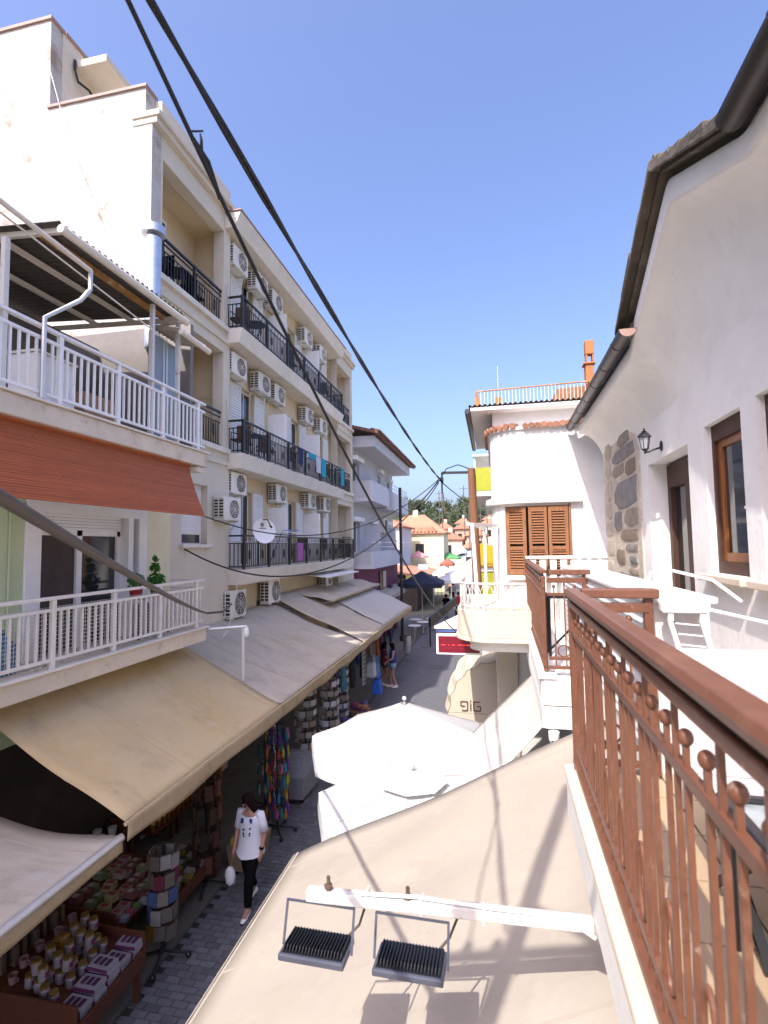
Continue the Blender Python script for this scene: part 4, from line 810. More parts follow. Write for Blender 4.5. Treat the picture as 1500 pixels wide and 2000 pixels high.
dd = dr.build('door', 'wood_dark', RH, bevel=.005); HB().box(WXR+.23, WXR+.24, 5.02, 5.46, 4.2, 5.98).build('pane', 'dark_glass', dd); HB().box(WXR+.23, WXR+.24, 5.58, 6.03, 4.2, 5.98).build('pane', 'dark_glass', dd)
# stone strip
mb = HB(); poly = [(6.42, 4.2), (8.52, 4.2), (8.50, 6.85), (8.35, 7.0), (8.0, 7.02), (7.4, 6.95), (6.9, 6.82), (6.6, 6.68), (6.45, 6.5)]
mb.ext(poly, 0, WXR-.022, WXR+.05); mo = mb.build('stone_masonry', 'mortar', RH, bevel=.01)
stones = [(6.83, 7.46, 6.66, 6.84), (6.62, 7.8, 6.47, 6.64), (7.18, 7.85, 6.3, 6.45), (6.56, 7.09, 6.24, 6.43), (6.57, 7.8, 5.85, 6.21), (7.4, 7.83, 5.56, 5.82), (6.56, 7.22, 5.6, 5.82), (6.63, 7.47, 5.42, 5.56), (6.63, 7.23, 5.28, 5.38), (6.67, 7.03, 5.14, 5.24), (6.62, 7.11, 5.0, 5.08), (7.3, 7.8, 5.1, 5.3), (6.6, 7.0, 4.75, 4.93), (7.1, 7.7, 4.78, 5.0)]
white_st = [(7.93, 8.28, 6.61, 6.9), (7.96, 8.3, 6.35, 6.56), (7.96, 8.34, 6.01, 6.3), (7.98, 8.40, 5.75, 5.97), (8.0, 8.42, 5.5, 5.7), (7.95, 8.44, 5.2, 5.44), (7.99, 8.42, 4.9, 5.14)]
for k, (a, b_, c, d_) in enumerate(stones+white_st):
    n = 9; cy, cz = (a+b_)/2, (c+d_)/2; pts = []
    for i in range(n):
        q = 2*math.pi*i/n+.3; ca, sa = math.cos(q), math.sin(q); m_ = max(abs(ca), abs(sa))**.95; rj = random.uniform(.90, 1.03)
        pts.append((cy+(b_-a)/2*ca/m_*rj*1.07, cz+(d_-c)/2*sa/m_*rj*1.10))
    sb = HB(); dp = random.uniform(.010, .024)
    sb.loft([[(WXR-.02, p[0], p[1]) for p in pts], [(WXR-.02-dp*.7, cy+(p[0]-cy)*.96, cz+(p[1]-cz)*.94) for p in pts], [(WXR-.02-dp, cy+(p[0]-cy)*.78, cz+(p[1]-cz)*.75) for p in pts]])
    sb.build('stone', 'stone_%d' % ((1 if k == 4 else k % 4) if k < len(stones) else 4), mo, True)
# balcony floors, ledge, fascia
FZ = 4.16
HB().box(.345, WXR, -3, 3.06, 3.905, FZ-.03).build('balcony_slab', 'house_white', RH); HB().box(.80, WXR, 3.06, 5.2, 3.905, FZ-.03).build('balcony_slab', 'house_white', RH); HB().box(.345, WXR, 5.2, 8.9, 3.66, FZ-.03).build('balcony_slab', 'house_white', RH)
HB().box(.312, .345, -3, 3.09, 3.90, 4.135).build('fascia', 'house_white', RH, bevel=.006)
for z0_, z1_ in ((3.66, 3.86), (3.875, 4.12)): HB().box(.325, .345, 5.17, 8.93, z0_, z1_).build('fascia', 'house_white', RH, bevel=.006); HB().box(.345, .80, 5.16, 5.199, z0_, z1_).build('fascia', 'house_white', RH, bevel=.006)
for k in range(5): HB().box(.298, .47, -1.6+k*.94, -.664+k*.94, 4.136, 4.175).build('ledge_slab', 'marble', RH, bevel=.01)
HB().box(.30, .47, 5.14, 8.95, 4.121, 4.165).build('ledge_slab', 'house_white', RH, bevel=.008)
tm = mesh_of(B().box(-.158, .158, -.158, .158, 0, .018), 'floor_tile', 'tile_floor')
for i in range(4):
    for j in range(13): inst('floor_tile', tm, hp(.63+i*.325, -.9+j*.325, FZ-.03), RH, rot=(0, 0, -TH))
# brown railings
def railing(name, label, X, y0, y1, zb, xend, near_perp, loc):
    t = thing(name, label, 'railing', hp(*loc), 'brown iron railings')
    top = HB(); top.ext([(X-.034, 5.110), (X+.034, 5.110), (X+.037, 5.130), (X+.027, 5.150), (X-.027, 5.150), (X-.037, 5.130)], 1, y0, y1); top.build('handrail', 'brown_rail', t, bevel=.005)
    HB().box(X-.022, X+.022, y0, y1, 5.052, 5.084).build('under_rail', 'brown_rail', t, bevel=.005)
    HB().box(X-.008, X+.008, y0, y1, 5.085, 5.105).build('spacer', 'black_iron', t)
    HB().box(X-.011, X+.011, y0, y1, 4.895, 4.925).build('mid_rail', 'brown_rail', t, bevel=.003); HB().box(X-.011, X+.011, y0, y1, 4.285, 4.315).build('low_rail', 'brown_rail', t, bevel=.003); HB().box(X-.022, X+.022, y0, y1, 4.200, 4.228).build('base_rail', 'brown_rail', t, bevel=.003)
    k = 0; y = y1-.07
    tall = mesh_of(B().box(-.0062, .0062, -.0062, .0062, 0, .824), 'tall_bar', 'brown_rail')
    sb = B().box(-.0062, .0062, -.0062, .0062, 0, .745); short = mesh_of(sb, 'short_bar', 'brown_rail'); ball = mesh_of(B().sph((0, 0, 0), (.0165, .0165, .019), 14, 9), 'ball', 'brown_rail')
    for p in ball.polygons: p.use_smooth = True
    ringm = mesh_of(B().tube([(0, .036*math.cos(q), .11+.105*math.sin(q)) for q in [i*math.pi/10 for i in range(21)]], .007, 6), 'ring', 'brown_rail')
    while y > max(y0, -.3):
        y -= (.118, .066, .066)[k % 3]
        if k % 3 == 1: inst('bar', tall, hp(X, y, 4.228), t, rot=(0, 0, -TH))
        else:
            o = inst('bar', short, hp(X, y, 4.228), t, rot=(0, 0, -TH)); WORLD[o.name] = hp(X, y, 4.228); q = inst('ball', ball, hp(X, y, 4.985), o)
        if k % 3 == 2: inst('ring', ringm, hp(X, y-.059, 4.314), t, rot=(0, 0, -TH))
        k += 1
    for y in ((y0+.02, y1-.02) if y0 > 0 else (y1-.02, (y0+y1)/2-.1)): HB().box(X-.02, X+.02, y-.02, y+.02, 4.17, 5.052).build('post', 'brown_rail', t, bevel=.003)
    yp = y0 if near_perp else y1; sg = 0
    pb = HB(); pb.box(X+.052, xend+.05, yp-.046, yp+.046, 5.098, 5.148); pb.build('handrail', 'brown_rail', t, bevel=.006)
    for w_, a_, b2 in ((.026, 5.02, 5.07), (.011, 4.895, 4.925), (.011, 4.285, 4.315), (.02, 4.2, 4.228)): HB().box(X+.03, xend, yp-w_, yp+w_, a_, b2).build('rail', 'brown_rail', t, bevel=.003)
    HB().box(xend-.022, xend+.022, yp-.022, yp+.022, 4.17, 5.10).build('post', 'brown_rail', t, bevel=.003)
    n = int((xend-X)/.08)
    for k in range(1, n):
        x = X+k*(xend-X)/n
        if k % 2 == 0: inst('bar', tall, hp(x, yp, 4.228), t, rot=(0, 0, -TH))
        else: o = inst('bar', short, hp(x, yp, 4.228), t, rot=(0, 0, -TH)); inst('ball', ball, hp(x, yp, 4.985), o)
    HB().tube([(lerp((X,), (xend,), .45)[0]+.055*math.cos(q), yp, 4.37+.055*math.sin(q)) for q in [i*math.pi/10 for i in range(21)]], .007, 6).build('ring', 'brown_rail', t)
railing('balcony_railing', 'brown iron railing with ball tipped bars running up to the viewer', .367, -1.2, 3.05, 4.2, .76, False, (.37, 1, 4.17))
railing('balcony_railing', 'brown iron railing of the farther balcony before the wooden shutters', .38, 5.24, 8.88, 4.2, .76, True, (.38, 7, 4.17))
# white louvred parapet between the two balconies
pp = thing('white_parapet', 'long white louvred parapet between the two brown railings', 'parapet', hp(.9, 4.6, FZ))
HB().box(.80, 1.08, 3.12, 7.4, FZ-.02, 5.06).build('body', 'house_white', pp)
for k in range(14): HB().hexa([(.775, 3.12, 4.20+k*.061), (.80, 3.12, 4.20+k*.061), (.80, 7.4, 4.20+k*.061), (.775, 7.4, 4.20+k*.061), (.795, 3.12, 4.25+k*.061), (.80, 3.12, 4.25+k*.061), (.80, 7.4, 4.25+k*.061), (.795, 7.4, 4.25+k*.061)]).build('slat', 'white_plastic', pp)
HB().box(.765, 1.12, 3.09, 7.43, 5.061, 5.10).build('cap', 'white_plastic', pp, bevel=.012)
# coach lamp
lp = thing('wall_lamp', 'black coach lantern on the white wall beside the stone strip', 'wall lamp', hp(1.42, 5.62, 6.3))
lx, ly, lz = 1.44, 5.60, 6.42
k_ = .70
HB().lathe((lx, ly, lz-.13*k_), [(r*k_, z*k_) for r, z in ((.014, -.05), (.02, -.035), (.01, -.02), (.035, 0), (.05, .012), (.05, .02))], 6).build('base', 'black_iron', lp)
HB().lathe((lx, ly, lz-.11*k_), [(.046*k_, 0), (.072*k_, .17*k_)], 6, cap=False).build('glass', 'lamp_glass', lp)
HB().lathe((lx, ly, lz+.06*k_), [(r*k_, z*k_) for r, z in ((.10, 0), (.095, .012), (.06, .055), (.03, .08), (.035, .085), (.012, .10), (.016, .115), (.004, .135))], 6).build('roof', 'black_iron', lp)
cg = HB()
for k in range(6):
    a = 2*math.pi*k/6; cg.tube([(lx+.046*k_*math.cos(a), ly+.046*k_*math.sin(a), lz-.11*k_), (lx+.073*k_*math.cos(a), ly+.073*k_*math.sin(a), lz+.062*k_)], .005, 5)
cg.build('cage', 'black_iron', lp)
HB().tube([(lx, ly, lz-.16*k_), (lx+.05*k_, ly, lz-.155*k_), (lx+.11*k_, ly, lz-.13*k_), (WXR-.01, ly, lz-.10*k_)], .010, 8).build('arm', 'black_iron', lp)
HB().sph((WXR-.01, ly, lz-.08*k_), (.014, .03, .055), 10, 8).build('wall_plate', 'black_iron', lp)
# balcony furniture
lo = thing('sling_chair', 'pale mesh sling chair back seen through the near brown railing', 'chair', hp(1.1, 2.2, FZ))
HB().sheet(lambda u, v: (.66+.95*v, 2.38-.10*(1-u)-.02*math.sin(v*3.1), 4.50+.46*u), 6, 10, .006).build('mesh_back', 'mesh_net', lo); HB().tube([(.64, 2.27, FZ), (.65, 2.28, 4.5), (.66, 2.385, 4.97)], .013, 8).build('leg', 'white_plastic', lo); HB().tube([(1.58, 2.27, FZ), (1.57, 2.28, 4.5), (1.56, 2.385, 4.97)], .013, 8).build('leg', 'white_plastic', lo)
HB().sheet(lambda u, v: (.66+.9*v, 2.28-.5*u, 4.50-.03*math.sin(u*3.1)), 4, 6, .006).build('mesh_seat', 'mesh_net', lo)
ft = thing('glass_table', 'black framed glass table behind the near brown railing', 'table', hp(1.0, 1.45, FZ))
HB().box(.68, 1.4, 1.0, 1.85, 4.575, 4.585).build('glass_top', 'glass_table', ft)
for a in ((.64, .68, 1.0, 1.85), (1.4, 1.44, 1.0, 1.85), (.64, 1.44, .96, 1.0), (.64, 1.44, 1.85, 1.89)): HB().box(*a, 4.565, 4.60).build('frame', 'black_plastic', ft, bevel=.008)
for x in (.67, 1.41):
    for y in (.99, 1.86): HB().tube([(x, y, FZ-.01), (x, y, 4.57)], .018, 8).build('leg', 'black_plastic', ft)
ch = thing('garden_chair', 'dark grey garden chair tucked beside the glass table', 'chair', hp(.95, 2.05, FZ))
HB().box(.72, 1.15, 1.75, 2.12, 4.46, 4.49).build('seat', 'flood_grey', ch, bevel=.01); HB().beam((.71, 2.14, 4.17), (.71, 1.72, 4.5), .03, .02).build('leg', 'black_plastic', ch); HB().beam((1.15, 2.14, 4.17), (1.15, 1.72, 4.5), .03, .02).build('leg', 'black_plastic', ch); HB().beam((.71, 1.74, 4.17), (.71, 2.16, 4.5), .03, .02).build('leg', 'black_plastic', ch); HB().box(.70, 1.16, 1.70, 1.73, 4.17, 4.20).build('stretcher', 'black_plastic', ch)
rk = thing('drying_rack', 'white folding clothes rack with looped wings behind the perpendicular brown railing', 'drying rack', hp(1.1, 3.0, FZ))
HB().box(.80, 1.03, 2.94, 3.01, 5.03, 5.09).build('hinge_bar', 'white_plastic', rk, bevel=.012)
HB().box(.83, .855, 2.95, 2.99, 4.99, 5.03).build('clip', 'white_plastic', rk); HB().box(.98, 1.01, 2.95, 2.99, 4.98, 5.03).build('clip', 'white_plastic', rk)
HB().box(.82, 1.02, 3.01, 3.12, 5.06, 5.075).build('shelf', 'white_plastic', rk, bevel=.006)
for s_ in (0, 1): HB().tube([(.84+s_*.15, 2.97, 5.0), (.90+s_*.14, 2.75, 4.55), (.92+s_*.12, 2.70, FZ)], .012, 6).build('leg', 'white_plastic', rk)
HB().tube([(1.02, 2.97, 5.05), (1.34, 2.78, 4.98), (1.47, 2.60, 4.90), (1.43, 2.50, 4.84), (1.2, 2.48, 4.82), (.95, 2.48, 4.82)], .009, 8).build('wing_loop', 'white_plastic', rk, True)
HB().tube([(.80, 3.25, 5.11), (.84, 3.28, 5.22), (.95, 3.28, 5.235), (1.1, 3.1, 5.19), (1.15, 2.9, 5.10)], .009, 8).build('wing_loop', 'white_plastic', rk, True)
HB().tube([(.95, 2.5, 4.81), (1.25, 2.46, 4.83), (1.62, 2.35, 4.86)], .012, 8).build('wing_tube', 'white_plastic', rk)
for k in range(8): HB().tube([(.86+.004*k, 2.94-.022*k, 4.98-.05*k), (.97+.006*k, 2.94-.022*k, 4.97-.05*k)], .004, 5).build('wire', 'white_plastic', rk)
st = thing('bar_stool', 'black metal stool on the farther balcony behind the brown railing', 'stool', hp(.6, 6.1, FZ))
HB().box(.46, .74, 5.9, 6.2, 4.80, 4.84).build('seat', 'black_plastic', st, bevel=.01)
for x, y in ((.48, 5.92), (.72, 5.92), (.48, 6.18), (.72, 6.18)): HB().tube([(x, y, FZ), (x, y, 4.80)], .015, 6).build('leg', 'black_plastic', st)
HB().beam((.48, 5.92, 4.25), (.72, 5.92, 4.5), .02, .02).build('brace', 'black_plastic', st)
cmr = thing('security_camera', 'small white dome camera under the farther balcony', 'camera', hp(.5, 5.1, 3.5))
HB().lathe((.42, 5.12, 3.54), ((.03, 0), (.05, .04), (.05, .11)), 12).build('housing', 'white_plastic', cmr, True); HB().sph((.41, 5.09, 3.57), .022, 8, 6).build('lens', 'black_plastic', cmr)

# awnings on the right
aw = awning('terrace_awning', 'wide beige awning below the balcony with floodlight shadows', -.1, 5.04, .95, 3.80, -1.98, 2.34, 'awning_beige', sag=.012, fold=.012, val=.18, seed=11, arms=False, vmat='awning_beige', bar='awning_beige')
awning('terrace_awning', 'steep pale awning below the farther balcony', 5.85, 8.05, .66, 3.64, -.75, 2.18, 'awning_pale', sag=.015, fold=.015, val=.0, seed=12, arms=False, bar='awning_pale')
# floodlight bar
fl = thing('floodlight_bar', 'white square steel bar over the beige awning carrying two floodlights', 'light bar', hp(-.3, 2.27, 3.86))
HB().beam((.312, 2.27, 3.885), (-.90, 2.27, 3.845), .048, .048).build('bar', 'white_rusty', fl, bevel=.006)
HB().tube([(-.65, 2.245, 3.893), (-.4, 2.26, 3.902), (-.1, 2.245, 3.908), (.2, 2.25, 3.912), (.31, 2.23, 3.86)], .008, 6).build('cable', 'white_plastic', fl)
for x in (-.80, -.44): HB().tube([(x, 2.27, 3.875), (x, 2.27, 3.93)], .009, 8).build('bolt', 'rust_steel', fl); HB().tube([(x, 2.27, 3.882), (x, 2.27, 3.895)], .02, 6).build('nut', 'rust_steel', fl)
for x in (-.62, -.38, -.12): HB().box(x-.003, x+.003, 2.243, 2.297, 3.835, 3.898).build('cable_tie', 'white_plastic', fl)
for q, (cx_, cz, lab) in enumerate(((-.83, 3.655, 'grey finned floodlight at the outer end of the white bar'), (-.42, 3.66, 'grey finned floodlight nearer the balcony on the white bar'))):
    f = thing('floodlight', lab, 'floodlight', hp(cx_, 2.2, cz), 'floodlights over the awning'); hw, hd = .145, .085; tl = -.006
    HB().hexa([(cx_-hw, 2.2-hd, cz-tl), (cx_+hw, 2.2-hd, cz-tl), (cx_+hw, 2.2+hd, cz+tl), (cx_-hw, 2.2+hd, cz+tl), (cx_-hw, 2.2-hd, cz-tl+.028), (cx_+hw, 2.2-hd, cz-tl+.028), (cx_+hw, 2.2+hd, cz+tl+.028), (cx_-hw, 2.2+hd, cz+tl+.028)]).build('housing', 'flood_grey', f, bevel=.006)
    HB().box(cx_-hw+.012, cx_+hw-.012, 2.2-hd+.014, 2.2+hd-.008, cz+.029, cz+.0345).build('fin_base', 'flood_black', f)
    for k in range(19):
        x = cx_-hw+.018+k*(2*hw-.036)/18
        HB().hexa([(x-.0042, 2.2-hd+.02, cz-tl+.020), (x+.0042, 2.2-hd+.02, cz-tl+.034), (x+.0035, 2.2+hd-.01, cz+tl+.026), (x-.0035, 2.2+hd-.01, cz+tl+.026), (x-.0025, 2.2-hd+.035, cz-tl+.048), (x+.0025, 2.2-hd+.035, cz-tl+.048), (x+.0025, 2.2+hd-.012, cz+tl+.048), (x-.0025, 2.2+hd-.012, cz+tl+.048)]).build('fin', 'flood_black', f)
    bt = B(house)
    for sx in (-1, 1): bt.beam((cx_+sx*(hw+.01), 2.2, cz+.01), (cx_+sx*(hw+.01), 2.25, 3.825), .006, .010, (1, 0, 0))
    bt.beam((cx_-hw-.012, 2.25, 3.822), (cx_+hw+.012, 2.25, 3.822), .010, .006); bt.build('bracket', 'flood_grey', f)
    HB().tube([(cx_+hw*.6, 2.2+hd, cz+tl), (cx_+hw, 2.36, cz+tl+.03), (cx_+hw+.05, 2.32, 3.82)], .006, 6).build('cord', 'cable_brown', f)
# umbrellas
def umbrella(label, cx, cy, zt, zr, r, n, mt, flap=.16, tier=.0, rot=0, name='parasol', pole=True):
    t = thing(name, label, 'parasol', (cx, cy, 0), 'parasols')
    def pt(q, a): # q 0..1 from top to rim
        k = (a/(2*math.pi)*n) % 1; d_ = math.cos(math.pi/n)/math.cos((k-.5)*2*math.pi/n)
        return Vector((cx+r*q*d_*math.cos(a+rot), cy+r*q*d_*math.sin(a+rot), zt-(zt-zr)*(q**.92)-.035*q*math.sin(math.pi*k)))
    m_ = n*6; ang = [2*math.pi*i/m_ for i in range(m_)]
    B().loft([[pt(q, a) for a in ang] for q in (.04, .2, .4, .6, .8, 1.0)], cap=False).build('canopy', mt, t, 'all')
    B().loft([[pt(1.0, a)+Vector((0, 0, .0)) for a in ang], [pt(1.0, a)+Vector((.015*math.cos(a+rot), .015*math.sin(a+rot), -flap*(.8+.35*abs(math.sin(a*n/2+1.2))))) for a in ang]], cap=False).build('flap', mt, t, 'all')
    if tier: B().loft([[Vector((cx+r*tier*q*math.cos(a+rot), cy+r*tier*q*math.sin(a+rot), zt+.06-(zt-zr)*tier*q*1.05)) for a in [2*math.pi*i/(n) for i in range(n)]] for q in (.05, .5, 1)], cap=False).build('vent', mt, t)
    for k in range(n): B().tube([pt(.03, 2*math.pi*k/n)-Vector((0, 0, .02)), pt(.97, 2*math.pi*k/n)-Vector((0, 0, .025))], .010, 5).build('rib', 'alu', t)
    for k in range(n): B().tube([pt(q_, 2*math.pi*k/n)+Vector((0, 0, .006)) for q_ in (.05, .3, .6, .97)], .007, 5).build('seam', 'awning_pale' if mt == 'umbrella_white' else mt, t)
    B().sph((cx, cy, zt+.05+(.05 if tier else 0)), .035, 8, 6).build('finial', mt if not tier else 'alu', t)
    if pole: B().tube([(cx, cy, .05), (cx, cy, zt)], .024, 10).build('pole', 'alu', t); B().lathe((cx, cy, .01), ((.28, 0), (.28, .06), (.06, .09), (.05, .2)), 14).build('base', 'zinc_dark', t)
    return t
umbrella('large white parasol, the farther of the two beside the beige awning', -1.40, 7.95, 3.0, 2.40, 1.5, 8, 'umbrella_white', tier=0, rot=0, flap=.12)
umbrella('white parasol with a small second tier, partly hidden by the beige awning', -1.02, 6.25, 2.66, 2.36, 1.18, 8, 'umbrella_white', tier=.36, rot=0)
# ground floor shop below the white house
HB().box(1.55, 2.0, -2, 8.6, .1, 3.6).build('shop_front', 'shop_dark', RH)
tb = thing('display_table', 'dark table with bags seen between the two right awnings', 'table', hp(.9, 7.0, 0)); HB().box(.5, 1.5, 6.4, 7.8, .82, .88).build('table_top', 'stall_wood', tb)
for x in (.55, 1.45):
    for y in (6.45, 7.75): HB().box(x-.03, x+.03, y-.03, y+.03, .0, .82).build('leg', 'stall_wood', tb)
for x, y, z, c, lab in ((.50, 6.2, 2.25, (.70, .45, .01), 'yellow bag hanging in the gap between the right awnings'), (.30, 6.3, 2.15, (.04, .04, .05), 'black bag hanging left of the yellow one'), (.75, 6.2, 2.2, (.10, .08, .10), 'dark jacket hanging right of the yellow bag'), (.1, 6.4, 2.0, (.12, .12, .15), 'dark grey bag hanging lowest in the gap between the right awnings')):
    t = thing('hanging_bag', lab, 'bag', hp(x, y, z)); HB().hexa([(x-.12, y-.05, z-.2), (x+.12, y-.05, z-.2), (x+.12, y+.05, z-.2), (x-.12, y+.05, z-.2), (x-.08, y-.04, z+.12), (x+.08, y-.04, z+.12), (x+.08, y+.04, z+.12), (x-.08, y+.04, z+.12)]).build('bag', cmat(c), t, bevel=.02); HB().tube([(x-.07, y, z+.12), (x, y, z+.3), (x+.07, y, z+.12)], .008, 5).build('strap', cmat((.05, .04, .03)), t)

# ================================================================== white corner building
wb = thing('corner_building', 'white round cornered building with old wooden shutters and tiled edge', 'building', (1, 10, 0))
RC = .5
def outline(o=0.0, r=RC, x1=2.3, y1=13.0, yb=8.95, x0=0.0):
    pts = [(x1, yb-o)]
    pts += [(x0+r-(r+o)*math.sin(a), yb+r-(r+o)*math.cos(a)) for a in [i*math.pi/2/12 for i in range(13)]]
    return pts+[(x0-o, y1), (x1, y1)]
B().wall(9.25, 8.95, RC, 2.3, .1, 7.35, [(RC, 1.25, 4.87, 6.04)], axis='y').build('front_wall', 'old_white', wb)
arc = [(RC-RC*math.sin(a), 8.95+RC-RC*math.cos(a)) for a in [i*math.pi/2/16 for i in range(17)]]
q0 = B(); 
for z0_, z1_, i0 in ((.1, 4.87, 0), (4.87, 6.04, 6), (6.04, 7.35, 0)):
    a_ = arc[i0:]; inn = [(p[0]+(.28 if i else .0), p[1]+.0) for i, p in enumerate(a_)]
    q0.ext(a_+[(0.0, 13), (.3, 13), (.3, 9.6), (.34, 9.3)]+([(RC, 9.25)] if i0 == 0 else []), 2, z0_+.001, z1_)
q0.build('corner_wall', 'old_white', wb)
B().ext(outline(.09)[:-2]+[(-.09, 9.7), (.1, 9.7)]+[(.3, 9.5), (.6, 9.05), (1.46, 9.05)], 2, 6.07, 6.17).build('string_course', 'old_white', wb, bevel=.02) if 0 else None
sc_ = B(); o1 = [p for p in outline(.10)[1:-2]]; sc_.ext([(1.46, 8.85)]+o1+[(-.10, 12)]+[(.02, 12), (.02, 9.45)]+[(RC-.48*math.sin(a), 9.45-.48*math.cos(a)) for a in [i*math.pi/2/8 for i in range(8, -1, -1)]]+[(1.46, 8.97)], 2, 6.08, 6.19); sc_.build('string_course', 'old_white', wb, bevel=.015)
B().ext(outline(.035), 2, 7.351, 7.40).build('parapet_cap', 'old_white', wb)
# red tiles along the parapet edge
edge = [(2.2-.10*k, 8.93) for k in range(17)]+[(RC-(RC+.02)*math.sin(a), 9.45-(RC+.02)*math.cos(a)) for a in [i*math.pi/2/8 for i in range(1, 9)]]+[(-.02, 9.55+.10*k) for k in range(14)]
for k in range(len(edge)-1):
    a, b_ = edge[k], edge[k+1]; dx, dy = b_[0]-a[0], b_[1]-a[1]; l = math.hypot(dx, dy); nx, ny = dy/l, -dx/l
    if nx*(a[0]-1.5)+ny*(a[1]-11) < 0: nx, ny = -nx, -ny
    p = (a[0]+nx*.07, a[1]+ny*.07, 7.40+random.uniform(-.012, .012)); q = (a[0]-nx*.22, a[1]-ny*.22, 7.47)
    B().tube([p, q], [.05, .042], 8).build('edge_tile', 'tile_red', wb, True)
# shutters: three leaves of old louvred wood
B().box(.22, 1.25, 9.2, 9.24, 4.87, 6.04).build('window_void', 'shop_dark', wb)
for k, (x0_, x1_, ys, ye) in enumerate(((.235, .56, 9.10, 8.955), (.60, .90, 8.955, 8.955), (.92, 1.235, 8.955, 8.955))):
    lf = B(); P_ = lambda t_, o_, z: (x0_+(x1_-x0_)*t_, ys+(ye-ys)*t_-o_, z)
    def pc(bb, t0, t1, z0_, z1_, o0, o1): bb.hexa([P_(t0, o1, z0_), P_(t1, o1, z0_), P_(t1, o0, z0_), P_(t0, o0, z0_), P_(t0, o1, z1_), P_(t1, o1, z1_), P_(t1, o0, z1_), P_(t0, o0, z1_)])
    for a in ((0, .17, 4.88, 6.03), (.83, 1, 4.88, 6.03), (.17, .83, 4.88, 4.98), (.17, .83, 5.94, 6.03), (.17, .83, 5.30, 5.36)): pc(lf, *a, 0, .04)
    sh_ = lf.build('shutter', 'wood_old', wb)
    for i in range(21):
        z = 4.995+i*.045
        if 5.27 < z < 5.36: continue
        sb = B(); sb.hexa([P_(.17, .005, z+.03), P_(.83, .005, z+.03), P_(.83, .012, z+.035), P_(.17, .012, z+.035), P_(.17, .034, z), P_(.83, .034, z+random.uniform(-.004, .004)), P_(.83, .038, z+.006), P_(.17, .038, z+.006)]); sb.build('slat', 'wood_old', sh_)
B().box(1.25, 1.285, 8.92, 8.952, 4.85, 6.06).build('shutter_frame', 'wood_old', wb)
B().box(.12, 1.4, 8.86, 8.952, 4.80, 4.86).build('window_sill', 'old_white', wb, bevel=.01)
# upper storey, eaves, roof terrace
B().box(.06, 2.4, 9.65, 13, 7.36, 7.86).build('upper_wall', 'old_white', wb)
B().box(-.33, 2.4, 9.36, 13.2, 7.84, 7.90).build('eave_board', 'old_white', wb)
B().sheet(lambda u, v: (-.36+2.8*v, 9.34+3.8*u, 7.925+.10*u+.018*math.sin(v*2.8/.09*2*math.pi)), 3, 260, .012).build('corrugated_eave', 'roof_dark', wb, 'all')
B().tube([(-.39, 9.4, 7.85), (-.39, 13.0, 7.80)], .05, 8).build('gutter', 'gutter_brown', wb)
rr_ = B(); rr_.box(-.22, -.19, 9.5, 9.53, 7.93, 8.26); rr_.tube([(-.2, 9.5, 8.23), (1.75, 9.5, 8.27), (1.75, 12, 8.27)], .014, 6); rr_.build('terrace_rail', 'rust', wb)
B().hexa([(-.26, 9.46, 7.95), (-.14, 9.46, 7.95), (-.14, 9.52, 7.95), (-.26, 9.52, 7.95), (-.24, 9.46, 8.22), (-.20, 9.46, 8.22), (-.20, 9.52, 8.22), (-.24, 9.52, 8.22)]).build('rail_post', 'rust', wb)
tr_ = B()
for k in range(30): tr_.box(-.14+k*.063, -.132+k*.063, 9.498, 9.506, 7.96, 8.24)
tr_.build('terrace_bars', 'old_white', wb, kind='stuff')
B().hexa([(1.15, 9.8, 7.95), (1.8, 9.8, 7.95), (1.8, 10.6, 7.95), (1.15, 10.6, 7.95), (1.25, 9.85, 8.28), (1.8, 9.85, 8.30), (1.8, 10.6, 8.30), (1.25, 10.6, 8.28)]).build('roof_hut', 'wood_old', wb)
cm = B(); cm.box(1.72, 1.86, 9.55, 9.72, 7.95, 8.62); cm.box(1.69, 1.89, 9.52, 9.75, 8.60, 8.63); cm.box(1.735, 1.765, 9.57, 9.70, 8.63, 8.80); cm.box(1.845, 1.875, 9.57, 9.70, 8.63, 8.80); cm.box(1.73, 1.88, 9.56, 9.71, 8.79, 9.04); cm.build('chimney', cmat((.40, .15, .05), .8), wb, bevel=.006)
an = thing('tv_antenna', 'thin television antenna on the roof of the white corner building', 'antenna', (.18, 9.6, 7.95))
B().tube([(.18, 9.6, 7.95), (.18, 9.6, 8.72)], .008, 6).build('mast', 'galvanised', an)
for k in range(5): B().tube([(.13, 9.6, 8.30+k*.07), (.23, 9.6, 8.31+k*.07)], .005, 5).build('element', 'galvanised', an)
B().box(.12, .24, 9.56, 9.66, 7.97, 8.12).build('box', 'rust', an)
# balustrade beyond the brown railing
bs = thing('white_balustrade', 'low white balustrade in front of the wooden shutters', 'balustrade', (1.2, 8.75, 4.4))
B().box(.52, 2.0, 8.66, 8.78, 5.155, 5.20).build('top_rail', 'white_plastic', bs, bevel=.01)
for k in range(9): B().hexa([(.60+k*.16, 8.69, 4.46), (.66+k*.16, 8.69, 4.46), (.66+k*.16, 8.75, 4.46), (.60+k*.16, 8.75, 4.46), (.575+k*.16, 8.69, 5.155), (.685+k*.16, 8.69, 5.155), (.685+k*.16, 8.75, 5.155), (.575+k*.16, 8.75, 5.155)]).build('baluster', 'white_plastic', bs, bevel=.008)
